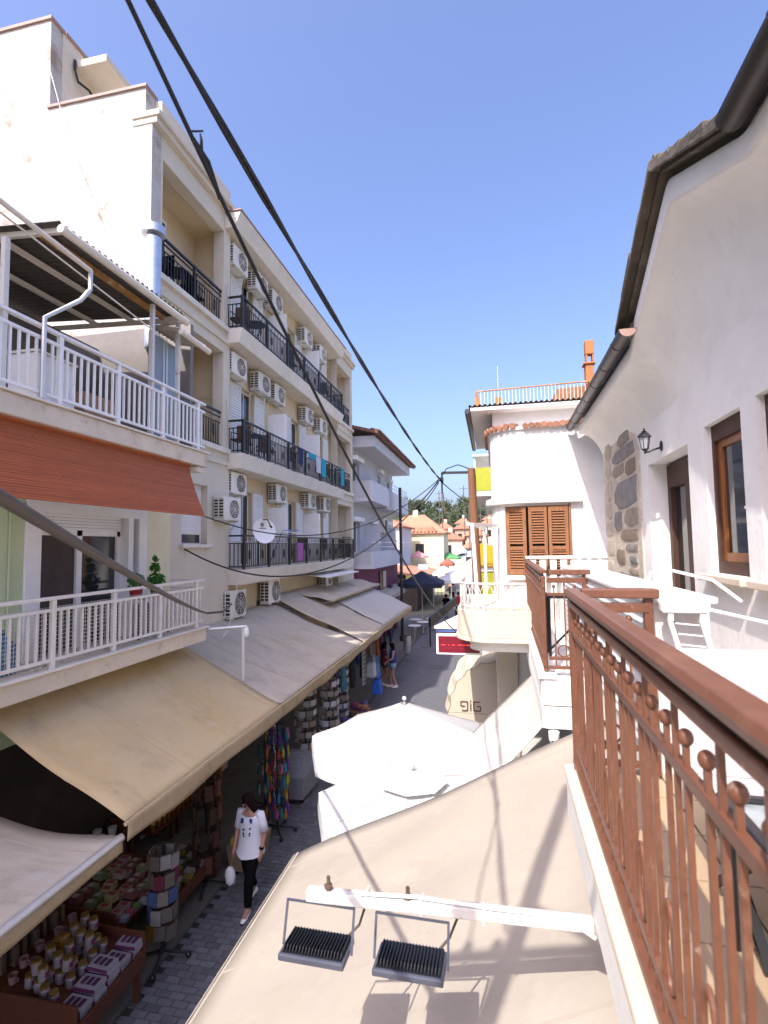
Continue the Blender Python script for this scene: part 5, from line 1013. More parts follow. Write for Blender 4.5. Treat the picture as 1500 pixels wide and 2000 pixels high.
# rounded balcony
def rout(o, z0_, z1_, x0_=-.56, y0_=7.55, r=.5, x1_=.75, y1_=10.2, inner=0):
    pts = [(x1_, y0_-o)]+[(x0_+r-(r+o)*math.sin(a), y0_+r-(r+o)*math.cos(a)) for a in [i*math.pi/2/12 for i in range(13)]]+[(x0_-o, y1_), (x1_, y1_)]
    return pts
B().ext(rout(0, 0, 0), 2, 4.06, 4.44).build('balcony_slab', 'canvas_cream', wb, bevel=.012); B().ext(rout(.03, 0, 0), 2, 4.00, 4.058).build('balcony_moulding', 'marble', wb, bevel=.01); B().ext(rout(-.18, 0, 0), 2, 3.84, 3.998).build('balcony_soffit', 'old_white', wb)
path = [(.45-.1*k, 7.60) for k in range(5)]+[(-.51+.45-.45*math.sin(a), 7.6+.45-.45*math.cos(a)) for a in [i*math.pi/2/8 for i in range(9)]]+[(-.51, 8.2+.14*k) for k in range(12)]
rw = B(); rw.tube([(p[0], p[1], 4.83) for p in path], .016, 6); rw.tube([(p[0], p[1], 4.50) for p in path], .010, 6)
for k in range(0, len(path)-2, 2):
    a, b_, c = path[k], path[k+1], path[k+2]
    for q in (a, c): rw.tube([(q[0], q[1], 4.50), (lerp(q, b_, .5)[0], lerp(q, b_, .5)[1], 4.68), (b_[0], b_[1], 4.83)], .006, 4)
    rw.tube([(a[0], a[1], 4.44), (a[0], a[1], 4.83)], .008, 5); rw.tube([(b_[0], b_[1], 4.50), (b_[0], b_[1], 4.66)], .006, 4)
    rw.tube([(a[0], a[1], 4.83), (b_[0], b_[1], 4.6), (c[0], c[1], 4.83)], .006, 4)
rw.build('balcony_railing', 'white_rusty', wb)
pg = thing('pergola_frame', 'white steel frame standing on the rounded balcony', 'frame', (-.3, 8.5, 4.44))
B().beam((-.24, 7.95, 4.44), (-.30, 7.95, 5.72), .05, .05).build('post', 'white_paint', pg); B().beam((-.14, 9.6, 4.44), (-.14, 9.6, 5.72), .045, .045).build('post', 'white_paint', pg)
B().beam((-.36, 7.95, 5.72), (.1, 9.1, 5.72), .045, .045).build('beam', 'white_paint', pg); B().beam((-.30, 7.95, 5.70), (-.14, 9.6, 5.70), .04, .04).build('beam', 'white_paint', pg); B().beam((-.14, 9.6, 5.40), (.05, 9.4, 5.40), .03, .03).build('beam', 'white_paint', pg)
# lower shop of the corner building with dome canopy
dc = thing('dome_canopy', 'cream folding dome canopy with maze like lettering', 'canopy', (-.5, 11, 2.1))
def rib(th, y): # half-hoop point
    return None
Y0, Y1, RX, RZ, zc = 10.35, 12.6, 1.06, 1.02, 2.12
fan = [(-RX*math.cos(a)*(1 if i % 2 == 0 else .955), zc+RZ*math.sin(a)*(1 if i % 2 == 0 else .955)) for i, a in enumerate([k*math.pi/2/10 for k in range(11)])]
B().sheet(lambda u, v: (lerp(fan[int(min(u*10, 9.999))], fan[int(min(u*10, 9.999))+1], u*10-int(min(u*10, 9.999)))[0]*(1-.10*(2*v-1)**4), Y0+(Y1-Y0)*v, lerp(fan[int(min(u*10, 9.999))], fan[int(min(u*10, 9.999))+1], u*10-int(min(u*10, 9.999)))[1]), 20, 14, .01).build('hood', 'canvas_cream', dc)
B().ext([(p[0]*.9, p[1]) for p in fan]+[(0, zc)], 1, Y0-.0, Y0+.012).build('side_panel', 'canvas_cream', dc)
B().ext([(-.95, 1.92), (-.0, 1.92), (0, zc-.01), (-.95, zc-.01)], 1, Y0-.004, Y0+.01).build('valance', 'canvas_cream', dc)
lt = B()
def stroke(a, b_): lt.beam((a[0], Y0-.012, a[1]), (b_[0], Y0-.012, b_[1]), .006, .022, (0, 0, 1) if abs(a[1]-b_[1]) < .001 else (1, 0, 0))
lx0, lz0, w, h = -.70, 2.17, .13, .17
for a, b_ in (((0, 1), (1, 1)), ((1, 1), (1, 0)), ((1, 0), (.15, 0)), ((0, 1), (0, .5)), ((0, .5), (.6, .5))): stroke((lx0+a[0]*w, lz0+a[1]*h), (lx0+b_[0]*w, lz0+b_[1]*h))
stroke((lx0+.19, lz0), (lx0+.19, lz0+h*.8)); stroke((lx0+.19, lz0+h*.98), (lx0+.19, lz0+h*1.15))
for a, b_ in (((0, 1), (1, 1)), ((0, 1), (0, 0)), ((0, 0), (1, 0)), ((1, 0), (1, .5)), ((1, .5), (.45, .5))): stroke((lx0+.25+a[0]*w, lz0+a[1]*h), (lx0+.25+b_[0]*w, lz0+b_[1]*h))
lt.build('lettering', cmat((.14, .07, .06)), dc)
wv = thing('wave_board', 'low cream board with black wavy lines below the dome canopy', 'sign', (-.6, 10.2, .0)); B().box(-.95, -.05, 10.18, 10.22, 1.05, 1.75).build('board', 'awning_beige', wv)
for k in range(3): B().tube([(-.62+.06*i, 10.172, 1.62-k*.12+.025*math.sin(i*1.3)) for i in range(6)], .011, 5).build('wave_line', 'black_plastic', wv)
for x in (-.93, -.07): B().box(x-.02, x+.02, 10.18, 10.22, 0, 1.05).build('leg', 'alu', wv)
sg = thing('led_sign', 'dark red dot matrix sign in a white frame under the rounded balcony', 'sign', (-.6, 8.6, 3.6))
B().box(-.96, -.22, 8.60, 8.70, 3.60, 3.93).build('case', 'white_plastic', sg, bevel=.008); B().box(-.925, -.255, 8.592, 8.599, 3.635, 3.90).build('face', 'sign_red', sg)
dt = B(); x = -.88
for wdt in (.07, .0, .02, .0, .05, .0, .07, .03, .05, .0, .06, .0, .02):
    if wdt: dt.box(x, x+wdt, 8.588, 8.5915, 3.755, 3.763)
    x += wdt+.022
dt.build('led_row', 'led_red', sg)
dt = B()
for k in range(13): dt.box(-.86+k*.045, -.84+k*.045, 8.5885, 8.5915, 3.70+.004*(k % 2), 3.706+.004*(k % 2)); dt.box(-.90+k*.05, -.89+k*.05, 8.5885, 8.5915, 3.885, 3.889)
dt.build('led_row', cmat((.40, .03, .05)), sg)
B().tube([(-.59, 8.65, 3.93), (-.45, 8.7, 4.0)], .012, 6).build('hanger', 'black_iron', sg); B().box(-.28, -.26, 8.57, 8.59, 3.83, 3.87).build('clamp', 'brass', sg)
cn = thing('small_canopy', 'small white and blue edged canopy above the red sign', 'canopy', (-.7, 9, 3.95))
B().hexa([(-1.0, 8.75, 4.02), (-.35, 8.75, 4.02), (-.35, 10.1, 4.05), (-.65, 10.1, 4.05), (-1.0, 8.75, 4.04), (-.35, 8.75, 4.04), (-.35, 10.1, 4.07), (-.65, 10.1, 4.07)]).build('sheet', 'white_paint', cn); B().box(-.97, -.4, 8.74, 8.76, 3.95, 4.0).build('blue_edge', 'blue_paint', cn); B().box(-1.0, -.4, 8.71, 8.745, 4.0, 4.05).build('front_edge', 'marble', cn)
B().box(.02, .35, 8.9, 9.0, .1, 3.85).build('lower_pier', 'canvas_cream', wb)
# ================================================================== poles and cables
def cable(name, label, pts, r, mt='cable', n=6): return tag(B().tube(pts, r, n).build(name, mt, smooth='all'), label, 'cable')
up = thing('utility_pole', 'slim steel utility pole just behind the viewer carrying the street cables', 'pole', (-1.12, -.5, 0))
B().tube([(-1.12, -.5, 0), (-1.12, -.5, 9.4)], .055, 12).build('shaft', 'galvanised', up)
B().beam((-1.5, -.5, 7.45), (-.60, -.52, 7.45), .05, .05).build('crossarm', 'rust_steel', up); B().beam((-1.12, -.5, 7.9), (-.65, -.52, 7.47), .03, .03).build('brace', 'rust_steel', up)
for x in (-1.4, -1.22): B().lathe((x, -.5, 7.47), ((.02, 0), (.035, .03), (.02, .05), (.035, .08), (.01, .1)), 8).build('insulator', 'shutter_white', up)
A = sagline((-1.21, -.55, 7.71), (-1.28, 13.0, 7.09), .22, 30); A2 = [(p[0]+.011*math.sin(i*1.1), p[1], p[2]+.011*math.cos(i*1.1)) for i, p in enumerate(A)]; A3 = [(p[0]-.011*math.sin(i*1.1), p[1], p[2]-.011*math.cos(i*1.1)) for i, p in enumerate(A)]
ca = thing('cable_bundle', 'thick twisted black cable bundle crossing the sky to the wooden pole', 'cable', (-1.1, 6, 6.8))
for q in (A2, A3): B().tube(q, .0115, 6).build('strand', 'cable', ca, 'all')
Bp = [(-1.40, -.55, 7.50)]+sagline((-1.07, 1.3, 7.12), (-.39, 11.0, 3.47), .60, 30)
cb = thing('drop_cable', 'black cable sloping from the upper left down to the far canopies', 'cable', (-1, 5, 5)); B().tube(Bp, .0085, 6).build('strand', 'cable', cb, 'all')
i0 = 2; p0 = Vector(Bp[i0]); B().tube([p0, p0+Vector((-.01, .12, .0)), p0+Vector((0, .2, -.10))], [.0095, .012, .009], 8).build('joint_sleeve', 'cable', cb, 'all')
B().tube([p0+Vector((0, -.02, .012)), p0+Vector((.015, .0, .025)), p0+Vector((.03, .02, .04))], .004, 5).build('tie_end', 'cable', cb); B().tube([p0+Vector((0, .06, 0)), p0+Vector((.006, .05, .03)), p0+Vector((.0, .05, .06))], [.007, .006, .003], 5).build('tie_end', 'cable', cb)
cable('near_cable', 'thick brown grey cable close to the viewer running to the lower balcony', sagline((-.75, .2, 5.70), (-5.15, 8.6, 4.22), .05, 20)+[(-5.05, 9.0, 4.2), (-5.1, 9.4, 4.3)], .019, 'cable_brown', 8)
cable('wall_cable', 'lower black cable sagging from the cream wall to the wooden pole', sagline((-6.42, 9.8, 5.40), (-1.3, 13.0, 7.05), 1.35, 30), .017)
cable('wall_cable', 'upper thin black cable sagging from under the blind to the wooden pole', sagline((-5.1, 8.0, 6.05), (-1.3, 13.0, 7.08), .85, 30), .011)
cable('wall_cable', 'thin wire hanging down the stained white side wall', [(-8.9, 8.55, 15.6), (-8.3, 8.5, 13.8), (-7.6, 8.45, 12.2), (-7.0, 8.45, 10.8), (-6.8, 8.45, 10.0)], .008, 'slab_old', 5)
cable('far_cable', 'black cable running from the wooden pole on towards the hill', sagline((-1.28, 13, 7.05), (1.5, 40, 7.4), .5, 16), .014)
cable('far_cable', 'black cable from the wooden pole to the grey building pole', sagline((-1.3, 13, 7.0), (-5.2, 29.3, 7.9), .6, 16), .014)
cable('wall_cable', 'pale cable looping below the near balcony corner', sagline((-6.4, 12.2, 4.9), (-5.0, 8.9, 3.75), .35, 14), .012, 'slab_white')
for q, z in enumerate((12.2, 9.2)): cable('wall_cable', ('thin wire along the upper loggia side wall', 'thin wire along the lower loggia side wall')[q], [(-7.6, 11.61, z), (-7.1, 11.60, z+.04), (-6.7, 11.6, z-.03), (-6.42, 11.55, z-.1), (-6.43, 11.7, z-1.2)], .010, 'slab_old', 5)
wp = thing('wooden_pole', 'reddish wooden utility pole with a black bracket arm', 'pole', (-.42, 13, 0))
B().tube([(-.38, 13, 0), (-.40, 13, 4.5), (-.47, 13, 7.32)], [.14, .115, .095], 12).build('shaft', 'pole_wood', wp, True)
B().beam((-.45, 13, 7.22), (-1.22, 13, 7.24), .06, .06).build('bracket_arm', 'black_iron', wp); B().beam((-1.22, 13, 7.25), (-1.22, 13, 6.7), .04, .04).build('hanger', 'black_iron', wp); B().beam((-1.2, 13, 6.72), (-1.16, 13, 6.2), .05, .03).build('hanger', 'rust_steel', wp)
for k in range(4): B().tube([(-1.3+.03*k, 12.9, 7.12-.03*k), (-1.2, 13.1, 7.0+.04*k)], .02, 6).build('clamp', 'cable', wp)
B().tube([(-.5, 12.95, 7.3), (-.8, 12.95, 7.42), (-1.1, 12.95, 7.33), (-1.25, 13, 7.1)], .014, 5).build('jumper', 'cable', wp)
bp = thing('street_pole', 'thin black steel pole before the grey and purple building', 'pole', (-5.15, 29, 0)); B().tube([(-5.15, 29, 0), (-5.15, 29, 8.75)], .085, 10).build('shaft', 'black_iron', bp); B().lathe((-5.15, 29, 0), ((.16, 0), (.16, .3), (.085, .36)), 12).build('base', 'black_iron', bp)

# ================================================================== grey and purple building
pb = thing('purple_shop_building', 'grey three storey building with purple ground floor and tiled eave', 'building', (-8, 28, 0))
B().wall(-7.0, -6.6, 23.6, 34.2, 4.5, 10.4, [(24.0, 25.3, 8.1, 9.6), (29.5, 30.3, 8.1, 9.7), (32.4, 33.2, 8.2, 9.5), (24.1, 25.3, 4.9, 6.6), (27.5, 28.6, 5.6, 6.6), (31.5, 32.4, 5.3, 6.7)]).build('upper_wall', 'grey_wall', pb)
B().box(-9, -7.1, 23.6, 34.1, 4.6, 10.3).build('interior', 'curtain_dark', pb)
B().wall(-7.0, -6.3, 23.6, 34.0, .1, 4.3, [(24, 25.0, .1, 3.6), (27, 30, .1, 2.4), (31, 33, .1, 2.4)]).build('ground_wall', 'purple', pb)
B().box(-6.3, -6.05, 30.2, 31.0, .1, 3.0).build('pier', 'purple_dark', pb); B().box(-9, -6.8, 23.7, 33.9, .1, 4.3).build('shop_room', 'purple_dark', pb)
for z0_, z1_, y1_ in ((4.32, 5.15, 35.0), (7.55, 8.55, 27.7), (7.45, 8.50, 34.3)):
    y0_ = 23.7 if y1_ != 34.3 else 28.9
    B().box(-6.6, -5.55, y0_, y1_, z0_, z0_+.18).build('balcony_slab', 'grey_wall2', pb); B().box(-5.68, -5.55, y0_, y1_, z0_+.18, z1_).build('balcony_parapet', 'grey_wall2', pb); B().box(-6.6, -5.68, y0_, y0_+.1, z0_+.18, z1_).build('balcony_side', 'grey_wall', pb)
    rl = B(); rl.tube([(-5.6, y0_, z1_+.45), (-5.6, y1_, z1_+.45)], .02, 5); rl.tube([(-5.6, y0_, z1_+.22), (-5.6, y1_, z1_+.22)], .014, 5)
    for k in range(int((y1_-y0_)/.7)+1): rl.tube([(-5.6, y0_+k*.7, z1_), (-5.6, y0_+k*.7, z1_+.45)], .012, 5)
    rl.build('balcony_rail', 'galvanised', pb)
B().box(-6.6, -5.7, 27.8, 28.8, 7.45, 8.5).build('balcony_link', 'grey_wall', pb)
B().box(-7, -5.45, 23.8, 34.6, 10.2, 10.75).build('eave', 'grey_wall', pb, bevel=.02)
ex = B(); ex.hexa([(-12, 23.5, 12.6), (-5.2, 23.5, 10.76), (-5.2, 35.4, 10.76), (-12, 35.4, 12.6), (-12, 23.5, 12.75), (-5.2, 23.5, 10.9), (-5.2, 35.4, 10.9), (-12, 35.4, 12.75)]); pr_ = ex.build('roof', 'tile_old', pb)
tme = mesh_of(B().tube([(0, 0, 0), (-.45, 0, .12)], [.07, .06], 8), 'roof_tile', 'tile_old')
for k in range(82): inst('roof_tile', tme, (-5.12, 23.6+k*.145, 10.90+random.uniform(-.01, .01)), pr_)
for y0_, y1_, z0_, z1_ in ((24.0, 25.3, 8.1, 9.6), (29.5, 30.3, 8.1, 9.7), (32.4, 33.2, 8.2, 9.5), (24.1, 25.3, 4.9, 6.6), (27.5, 28.6, 5.6, 6.6), (31.5, 32.4, 5.3, 6.7)):
    w_ = B().box(-6.85, -6.8, y0_, y1_, z0_, z1_).build('window', 'dark_glass', pb); f_ = B(); f_.box(-6.8, -6.76, y0_, y0_+.08, z0_, z1_); f_.box(-6.8, -6.76, y1_-.08, y1_, z0_, z1_); f_.build('frame', 'shutter_white', w_)
    B().box(-6.6, -6.35, y0_-.1, y1_+.1, z1_+.03, z1_+.25).build('shutter_box', 'shutter_white', pb, bevel=.02)
for y in (26.4, 30.9): B().box(-6.6, -5.8, y, y+.06, 5.15, 6.5).build('divider_panel', 'grey_wall2', pb)
sg = thing('shop_picture', 'dark and cream picture panel on the purple wall', 'sign', (-6.25, 29, 3.2)); B().box(-6.29, -6.24, 28.2, 30.0, 2.95, 4.0).build('panel', cmat((.05, .025, .02)), sg); B().box(-6.24, -6.23, 29.1, 29.9, 3.0, 3.95).build('cream_print', cmat((.65, .55, .42)), sg)
for k in range(3): B().box(-6.24, -6.23, 28.3+k*.22, 28.42+k*.22, 3.0, 3.9-.1*k).build('print_bar', cmat((.35, .25, .10)), sg)
p = thing('wall_awning', 'rolled grey awning on the purple wall', 'awning', (-5.7, 29, 2.8)); B().hexa([(-6.3, 26.0, 2.75), (-5.5, 26.0, 2.45), (-5.5, 33.2, 2.45), (-6.3, 33.2, 2.75), (-6.3, 26.0, 2.95), (-5.5, 26.0, 2.70), (-5.5, 33.2, 2.70), (-6.3, 33.2, 2.95)]).build('roll', 'awning_grey', p)
acf = thing('air_conditioner', 'white air conditioner on the grey building above the purple shop', 'air conditioner', (-6.3, 30.2, 6.2)); B().box(-6.6, -6.25, 29.6, 30.7, 6.2, 7.05).build('casing', 'ac_white', acf, bevel=.02); B().box(-6.249, -6.24, 29.9, 30.5, 6.3, 6.95).build('fan_grille', 'dark_grille', acf)

# ================================================================== farther street
umbrella('big navy blue parasol shading the cafe tables up the street', -4.6, 33.5, 3.75, 3.0, 1.9, 4, 'umbrella_navy', flap=.25, rot=.785)
umbrella('white square parasol right of the navy one', -2.6, 37, 3.5, 3.0, 2.0, 4, 'umbrella_white', flap=.2, rot=.785); umbrella('white square parasol behind the first white one up the street', -2.2, 42.5, 3.7, 3.15, 2.2, 4, 'umbrella_white', flap=.2, rot=.785)
umbrella('green parasol before the yellow house', -5.2, 62, 4.6, 3.9, 1.5, 8, cmat((.10, .30, .10)), rot=.2); umbrella('pale blue parasol right of the green one', -2.6, 66, 4.7, 4.1, 2.0, 8, cmat((.45, .55, .65)), rot=.2); umbrella('pink parasol before the yellow house window', -8.3, 58, 4.8, 4.2, 1.2, 8, cmat((.60, .30, .30)))
bt = thing('market_stand', 'dark slanted cafe barrier below the navy parasol', 'barrier', (-3.2, 31, 0)); B().beam((-3.4, 27.5, 1.3), (-2.35, 33, 1.9), .12, .5).build('board', 'black_plastic', bt)
for q in ((-3.4, 27.6), (-2.4, 32.8)): B().box(q[0]-.04, q[0]+.04, q[1]-.04, q[1]+.04, 0, 1.3).build('leg', 'black_iron', bt)
for k, (x, y) in enumerate(((-4.6, 30), (-4.3, 31.5), (-4.9, 32.5), (-3.9, 33))):
    t = thing('cafe_table', ('nearest small cafe table below the navy parasol', 'second small cafe table below the navy parasol', 'leftmost cafe table below the navy parasol', 'farthest cafe table below the navy parasol')[k], 'table', (x, y, 0)); B().lathe((x, y, .72), ((.38, 0), (.38, .03)), 14).build('table_top', 'white_paint', t); B().tube([(x, y, 0), (x, y, .72)], .03, 6).build('leg', 'alu', t); B().lathe((x, y, 0), ((.22, 0), (.22, .03)), 10).build('base', 'black_iron', t)
bl_ = thing('litter_bin', 'grey steel cylinder bin beside the farthest awning', 'bin', (-4.6, 25.6, 0)); B().lathe((-4.35, 25.8, .02), ((.2, 0), (.2, .85), (.17, .87)), 14).build('body', 'galvanised', bl_); B().lathe((-4.35, 25.8, .89), ((.21, 0), (.21, .05), (.1, .09)), 14).build('lid', 'zinc_dark', bl_)
def far_house(name, label, x0, x1, y0, y1, zb, zw, zr, wall, roofm='tile_red', wins=(), tiles=False, hip=True):
    t = thing(name, label, 'house', ((x0+x1)/2, (y0+y1)/2, zb)); B().box(x0, x1, y0, y1, zb-3, zw).build('wall', wall, t)
    cx, cy = (x0+x1)/2, (y0+y1)/2; o = .35; r_ = B()
    h_ = min(x1-x0, y1-y0)/2
    if x1-x0 >= y1-y0: ra, rb_ = (x0+h_*.8, cy, zr), (x1-h_*.8, cy, zr)
    else: ra, rb_ = (cx, y0+h_*.8, zr), (cx, y1-h_*.8, zr)
    v = [(x0-o, y0-o, zw), (x1+o, y0-o, zw), (x1+o, y1+o, zw), (x0-o, y1+o, zw), ra, rb_, (x0-o, y0-o, zw-.12), (x1+o, y0-o, zw-.12), (x1+o, y1+o, zw-.12), (x0-o, y1+o, zw-.12)]
    f = [(0, 1, 5, 4), (1, 2, 5), (2, 3, 4, 5), (3, 0, 4)] if x1-x0 >= y1-y0 else [(0, 1, 4), (1, 2, 5, 4), (2, 3, 5), (3, 0, 4, 5)]
    r_.add(v, f+[(6, 9, 8, 7), (0, 6, 7, 1), (1, 7, 8, 2), (2, 8, 9, 3), (3, 9, 6, 0)]); rf_ = r_.build('roof', roofm, t)
    if tiles:
        for k in range(int((x1-x0)/.45)):
            x = x0-.1+k*.45; B().tube([(x, y0-o-.03, zw+.05), (lerp((x,), (cx,), .2)[0], y0-o+.9, zw+.05+(zr-zw)*.9/(h_+o))], [.13, .12], 6).build('roof_tile', 'tile_red', rf_)
    B().box(cx-.3, cx+.3, cy-.3, cy+.3, zr-.5, zr+.6).build('chimney', wall, rf_)
    for (a, b_, c, d_) in wins:
        w_ = B().box(a, b_, y0-.06, y0-.01, c, d_).build('window', 'wood_dark', t); B().box(a+.1, b_-.1, y0-.075, y0-.061, c+.1, d_-.1).build('pane', 'dark_glass', w_)
    return t
far_house('yellow_house', 'pale yellow house with orange hipped roof at the bend of the street', -13.0, -5.6, 60, 66.5, 0, 6.9, 9.2, cmat((.72, .66, .42), .9), wins=((-8.9, -7.9, 4.2, 5.6), (-7.2, -6.4, 1.0, 2.4)), tiles=True)
far_house('white_house_far', 'white narrow house left of the pale yellow one', -14.5, -9.1, 51, 58.5, 0, 7.4, 8.8, 'grey_wall2', wins=((-10.2, -9.5, 4.5, 6.0),))
fb = [(-8.5, -4.5, 78, 86, 1, 6.3, 7.5, 0), (-4.0, -.9, 82, 90, 1, 6.9, 8.1, 1), (-6.5, -3.2, 92, 100, 3, 8.3, 9.6, 2), (-2.6, 1.6, 96, 104, 3, 9.0, 10.3, 0), (-10.5, -7.6, 98, 106, 3, 8.6, 9.9, 1), (-4.2, -1.5, 72, 78, 0, 5.0, 6.0, 3), (.4, 4.2, 80, 88, 2, 7.6, 9, 2), (-7.4, -4.6, 108, 116, 4, 9.9, 11.2, 3), (-1.8, .9, 112, 120, 4, 10.8, 12.0, 1)]
fl_ = ('cream house in the middle of the far cluster below the wood', 'pinkish house right of the cream one in the far cluster', 'tan house in the second row of the far cluster', 'cream house under the wood at the right of the far cluster', 'pink house at the left edge of the far cluster', 'low grey walled house nearest behind the parasols', 'tan house at the right edge of the far cluster', 'grey walled house high up at the foot of the wood', 'pink house highest at the foot of the wood')
for k, (x0, x1, y0, y1, zb, zw, zr, c) in enumerate(fb):
    ws = [(x0+.5+i*1.2, x0+1.2+i*1.2, zw-2.1, zw-.9) for i in range(int((x1-x0-.6)/1.2))]
    far_house('hillside_house', fl_[k], x0, x1, y0, y1, zb, zw, zr, (cmat((.66, .58, .46), .9), cmat((.62, .42, .32), .9), cmat((.50, .34, .24), .9), 'grey_wall')[c], wins=ws)
# right-hand side buildings beyond the corner building
rb_ = thing('balconied_building', 'white building with lime and yellow balcony panels behind the wooden pole', 'building', (2, 18, 0))
B().box(.15, 5, 14.5, 24, .1, 6.9).build('wall', 'old_white', rb_)
for z, c in ((7.35, (.35, .36, .02)), (5.15, (.62, .36, .01)), (4.35, (.35, .36, .02))):
    B().box(-.45, .15, 15, 19, z-.55, z-.42).build('balcony_slab', 'old_white', rb_); B().box(-.45, -.40, 15, 19, z-.40, z+.28).build('balcony_panel', cmat(c), rb_); B().box(-.40, .15, 15, 15.05, z-.40, z+.28).build('balcony_end_panel', cmat(c), rb_)
B().box(-.5, .2, 14.9, 19, 7.95, 8.0).build('pergola_beam', 'white_paint', rb_); B().beam((-.45, 15, 6.9), (-.45, 15, 8.0), .05, .05).build('pergola_post', 'white_paint', rb_)
B().box(.2, 4, 24.5, 50, .1, 4.0).build('far_shop_wall', 'canvas_cream', rb_)
p = thing('market_canopy', 'long white market canopy at the far right of the street', 'canopy', (-.8, 44, 3)); B().hexa([(-2.6, 38, 2.9), (.2, 38, 3.3), (.2, 52, 3.5), (-2.6, 52, 3.1), (-2.6, 38, 2.96), (.2, 38, 3.36), (.2, 52, 3.56), (-2.6, 52, 3.16)]).build('sheet', 'umbrella_white', p)
p = thing('tiled_canopy', 'low red tiled shop roof behind the navy parasol', 'canopy', (-7, 46, 2.5)); B().hexa([(-9.5, 42, 3.4), (-5.4, 42, 2.7), (-5.4, 54, 2.7), (-9.5, 54, 3.4), (-9.5, 42, 3.5), (-5.4, 42, 2.85), (-5.4, 54, 2.85), (-9.5, 54, 3.5)]).build('roof', 'tile_red', p); B().box(-9.5, -6.2, 42.2, 54, 0, 2.7).build('wall', 'shop_dark', p)
for k, (x0, x1, y0, y1, z, c, lab) in enumerate(((-5.4, -3.6, 46, 50, 2.9, (.55, .50, .42), 'beige square canopy left in the far market'), (-3.2, -1.6, 54, 58, 3.3, (.50, .40, .30), 'tan square canopy in the middle of the far market'), (-5.6, -4.2, 55, 58, 3.4, (.30, .10, .06), 'dark red awning before the pale yellow house'), (-1.9, -.2, 60, 64, 4.3, (.62, .62, .62), 'white canopy at the far right end of the market'), (-4.4, -3.2, 64, 68, 4.6, (.48, .50, .55), 'pale grey canopy before the far house cluster'))):
    t = thing('market_canopy', lab, 'canopy', ((x0+x1)/2, (y0+y1)/2, 0)); cx, cy = (x0+x1)/2, (y0+y1)/2
    B().add([(x0, y0, z), (x1, y0, z), (x1, y1, z), (x0, y1, z), (cx, cy, z+.6), (x0, y0, z-.25), (x1, y0, z-.25), (x1, y1, z-.25), (x0, y1, z-.25)], [(0, 1, 4), (1, 2, 4), (2, 3, 4), (3, 0, 4), (0, 5, 6, 1), (1, 6, 7, 2), (2, 7, 8, 3), (3, 8, 5, 0)]).build('cloth', cmat(c, .9), t)
    for x in (x0+.1, x1-.1):
        for y in (y0+.1, y1-.1): B().box(x-.03, x+.03, y-.03, y+.03, 0, z).build('leg', 'alu', t)
for k, (x, y, h_) in enumerate(((-3.0, 70, 11), (-6.8, 72, 12.5), (-1.6, 76, 12), (-4.6, 88, 15.5), (-.6, 66, 9.5), (-9, 90, 15))):
    t = thing('far_pole', ('thin pole before the far house cluster, left of the tan canopy', 'thin pole above the yellow house roof ridge', 'thin pole right of the far house cluster', 'tall thin pole rising against the wood', 'short thin pole near the wooden pole', 'tall thin pole at the left end of the wood')[k], 'pole', (x, y, 0)); B().tube([(x, y, 0), (x, y, h_)], .07, 6).build('shaft', 'zinc_dark', t); B().beam((x-.7, y, h_-.5), (x+.7, y, h_-.5), .08, .08).build('crossarm', 'zinc_dark', t)
for k, (x, y, z, w_, h_, c) in enumerate(((-6.15, 40, 2.4, 1.2, .7, (.5, .4, .1)), (-5.9, 44, 3.3, .9, .5, (.4, .42, .45)), (.1, 30, 3.2, .9, .6, (.45, .08, .06)), (.1, 35, 3.0, .8, .7, (.08, .14, .35)))):
    t = thing('shop_sign', ('yellow hanging sign beyond the purple shop', 'grey hanging sign farther beyond the purple shop', 'red hanging sign on the right side of the far street', 'blue hanging sign on the right side of the far street')[k], 'sign', (x, y, z)); B().box(x-w_/2, x+w_/2, y, y+.08, z, z+h_).build('board', cmat(c), t, bevel=.01); B().box(x-w_/2-.03, x+w_/2+.03, y+.02, y+.06, z+h_, z+h_+.04).build('frame', 'black_iron', t)
# hill and wood
hb = B(); NX_, NY_ = 30, 16
gv = []
for j in range(NY_+1):
    for i in range(NX_+1):
        x = -150+300*i/NX_; y = 76+260*j/NY_; q = min(1, max(0, (y-80)/110)); z = -.6+q*q*(3-2*q)*(19.5+2.2*math.sin(x*.045+.6)+1.2*math.sin(x*.13))
        gv.append((x, y, z))
hb.add(gv, [(j*(NX_+1)+i, j*(NX_+1)+i+1, (j+1)*(NX_+1)+i+1, (j+1)*(NX_+1)+i) for j in range(NY_) for i in range(NX_)]); struct(hb.build('hill', 'hill', smooth='all'))
def hz(x, y): q = min(1, max(0, (y-80)/110)); return -.6+q*q*(3-2*q)*(19.5+2.2*math.sin(x*.045+.6)+1.2*math.sin(x*.13))
fo = B()
for k in range(260):
    x = random.uniform(-75, 45); y = random.uniform(128, 215); z = hz(x, y); h_ = random.uniform(2.5, 5)
    for _ in range(5): leaf_ball(fo, (x+random.uniform(-1.4, 1.4), y+random.uniform(-1.2, 1.2), z+h_*random.uniform(.35, 1)), random.uniform(.8, 1.5), 26, .42)
w_ = fo.build('wood', 'foliage', kind='stuff'); tag(w_, 'green pine wood covering the hill behind the town', 'wood')
proto = None
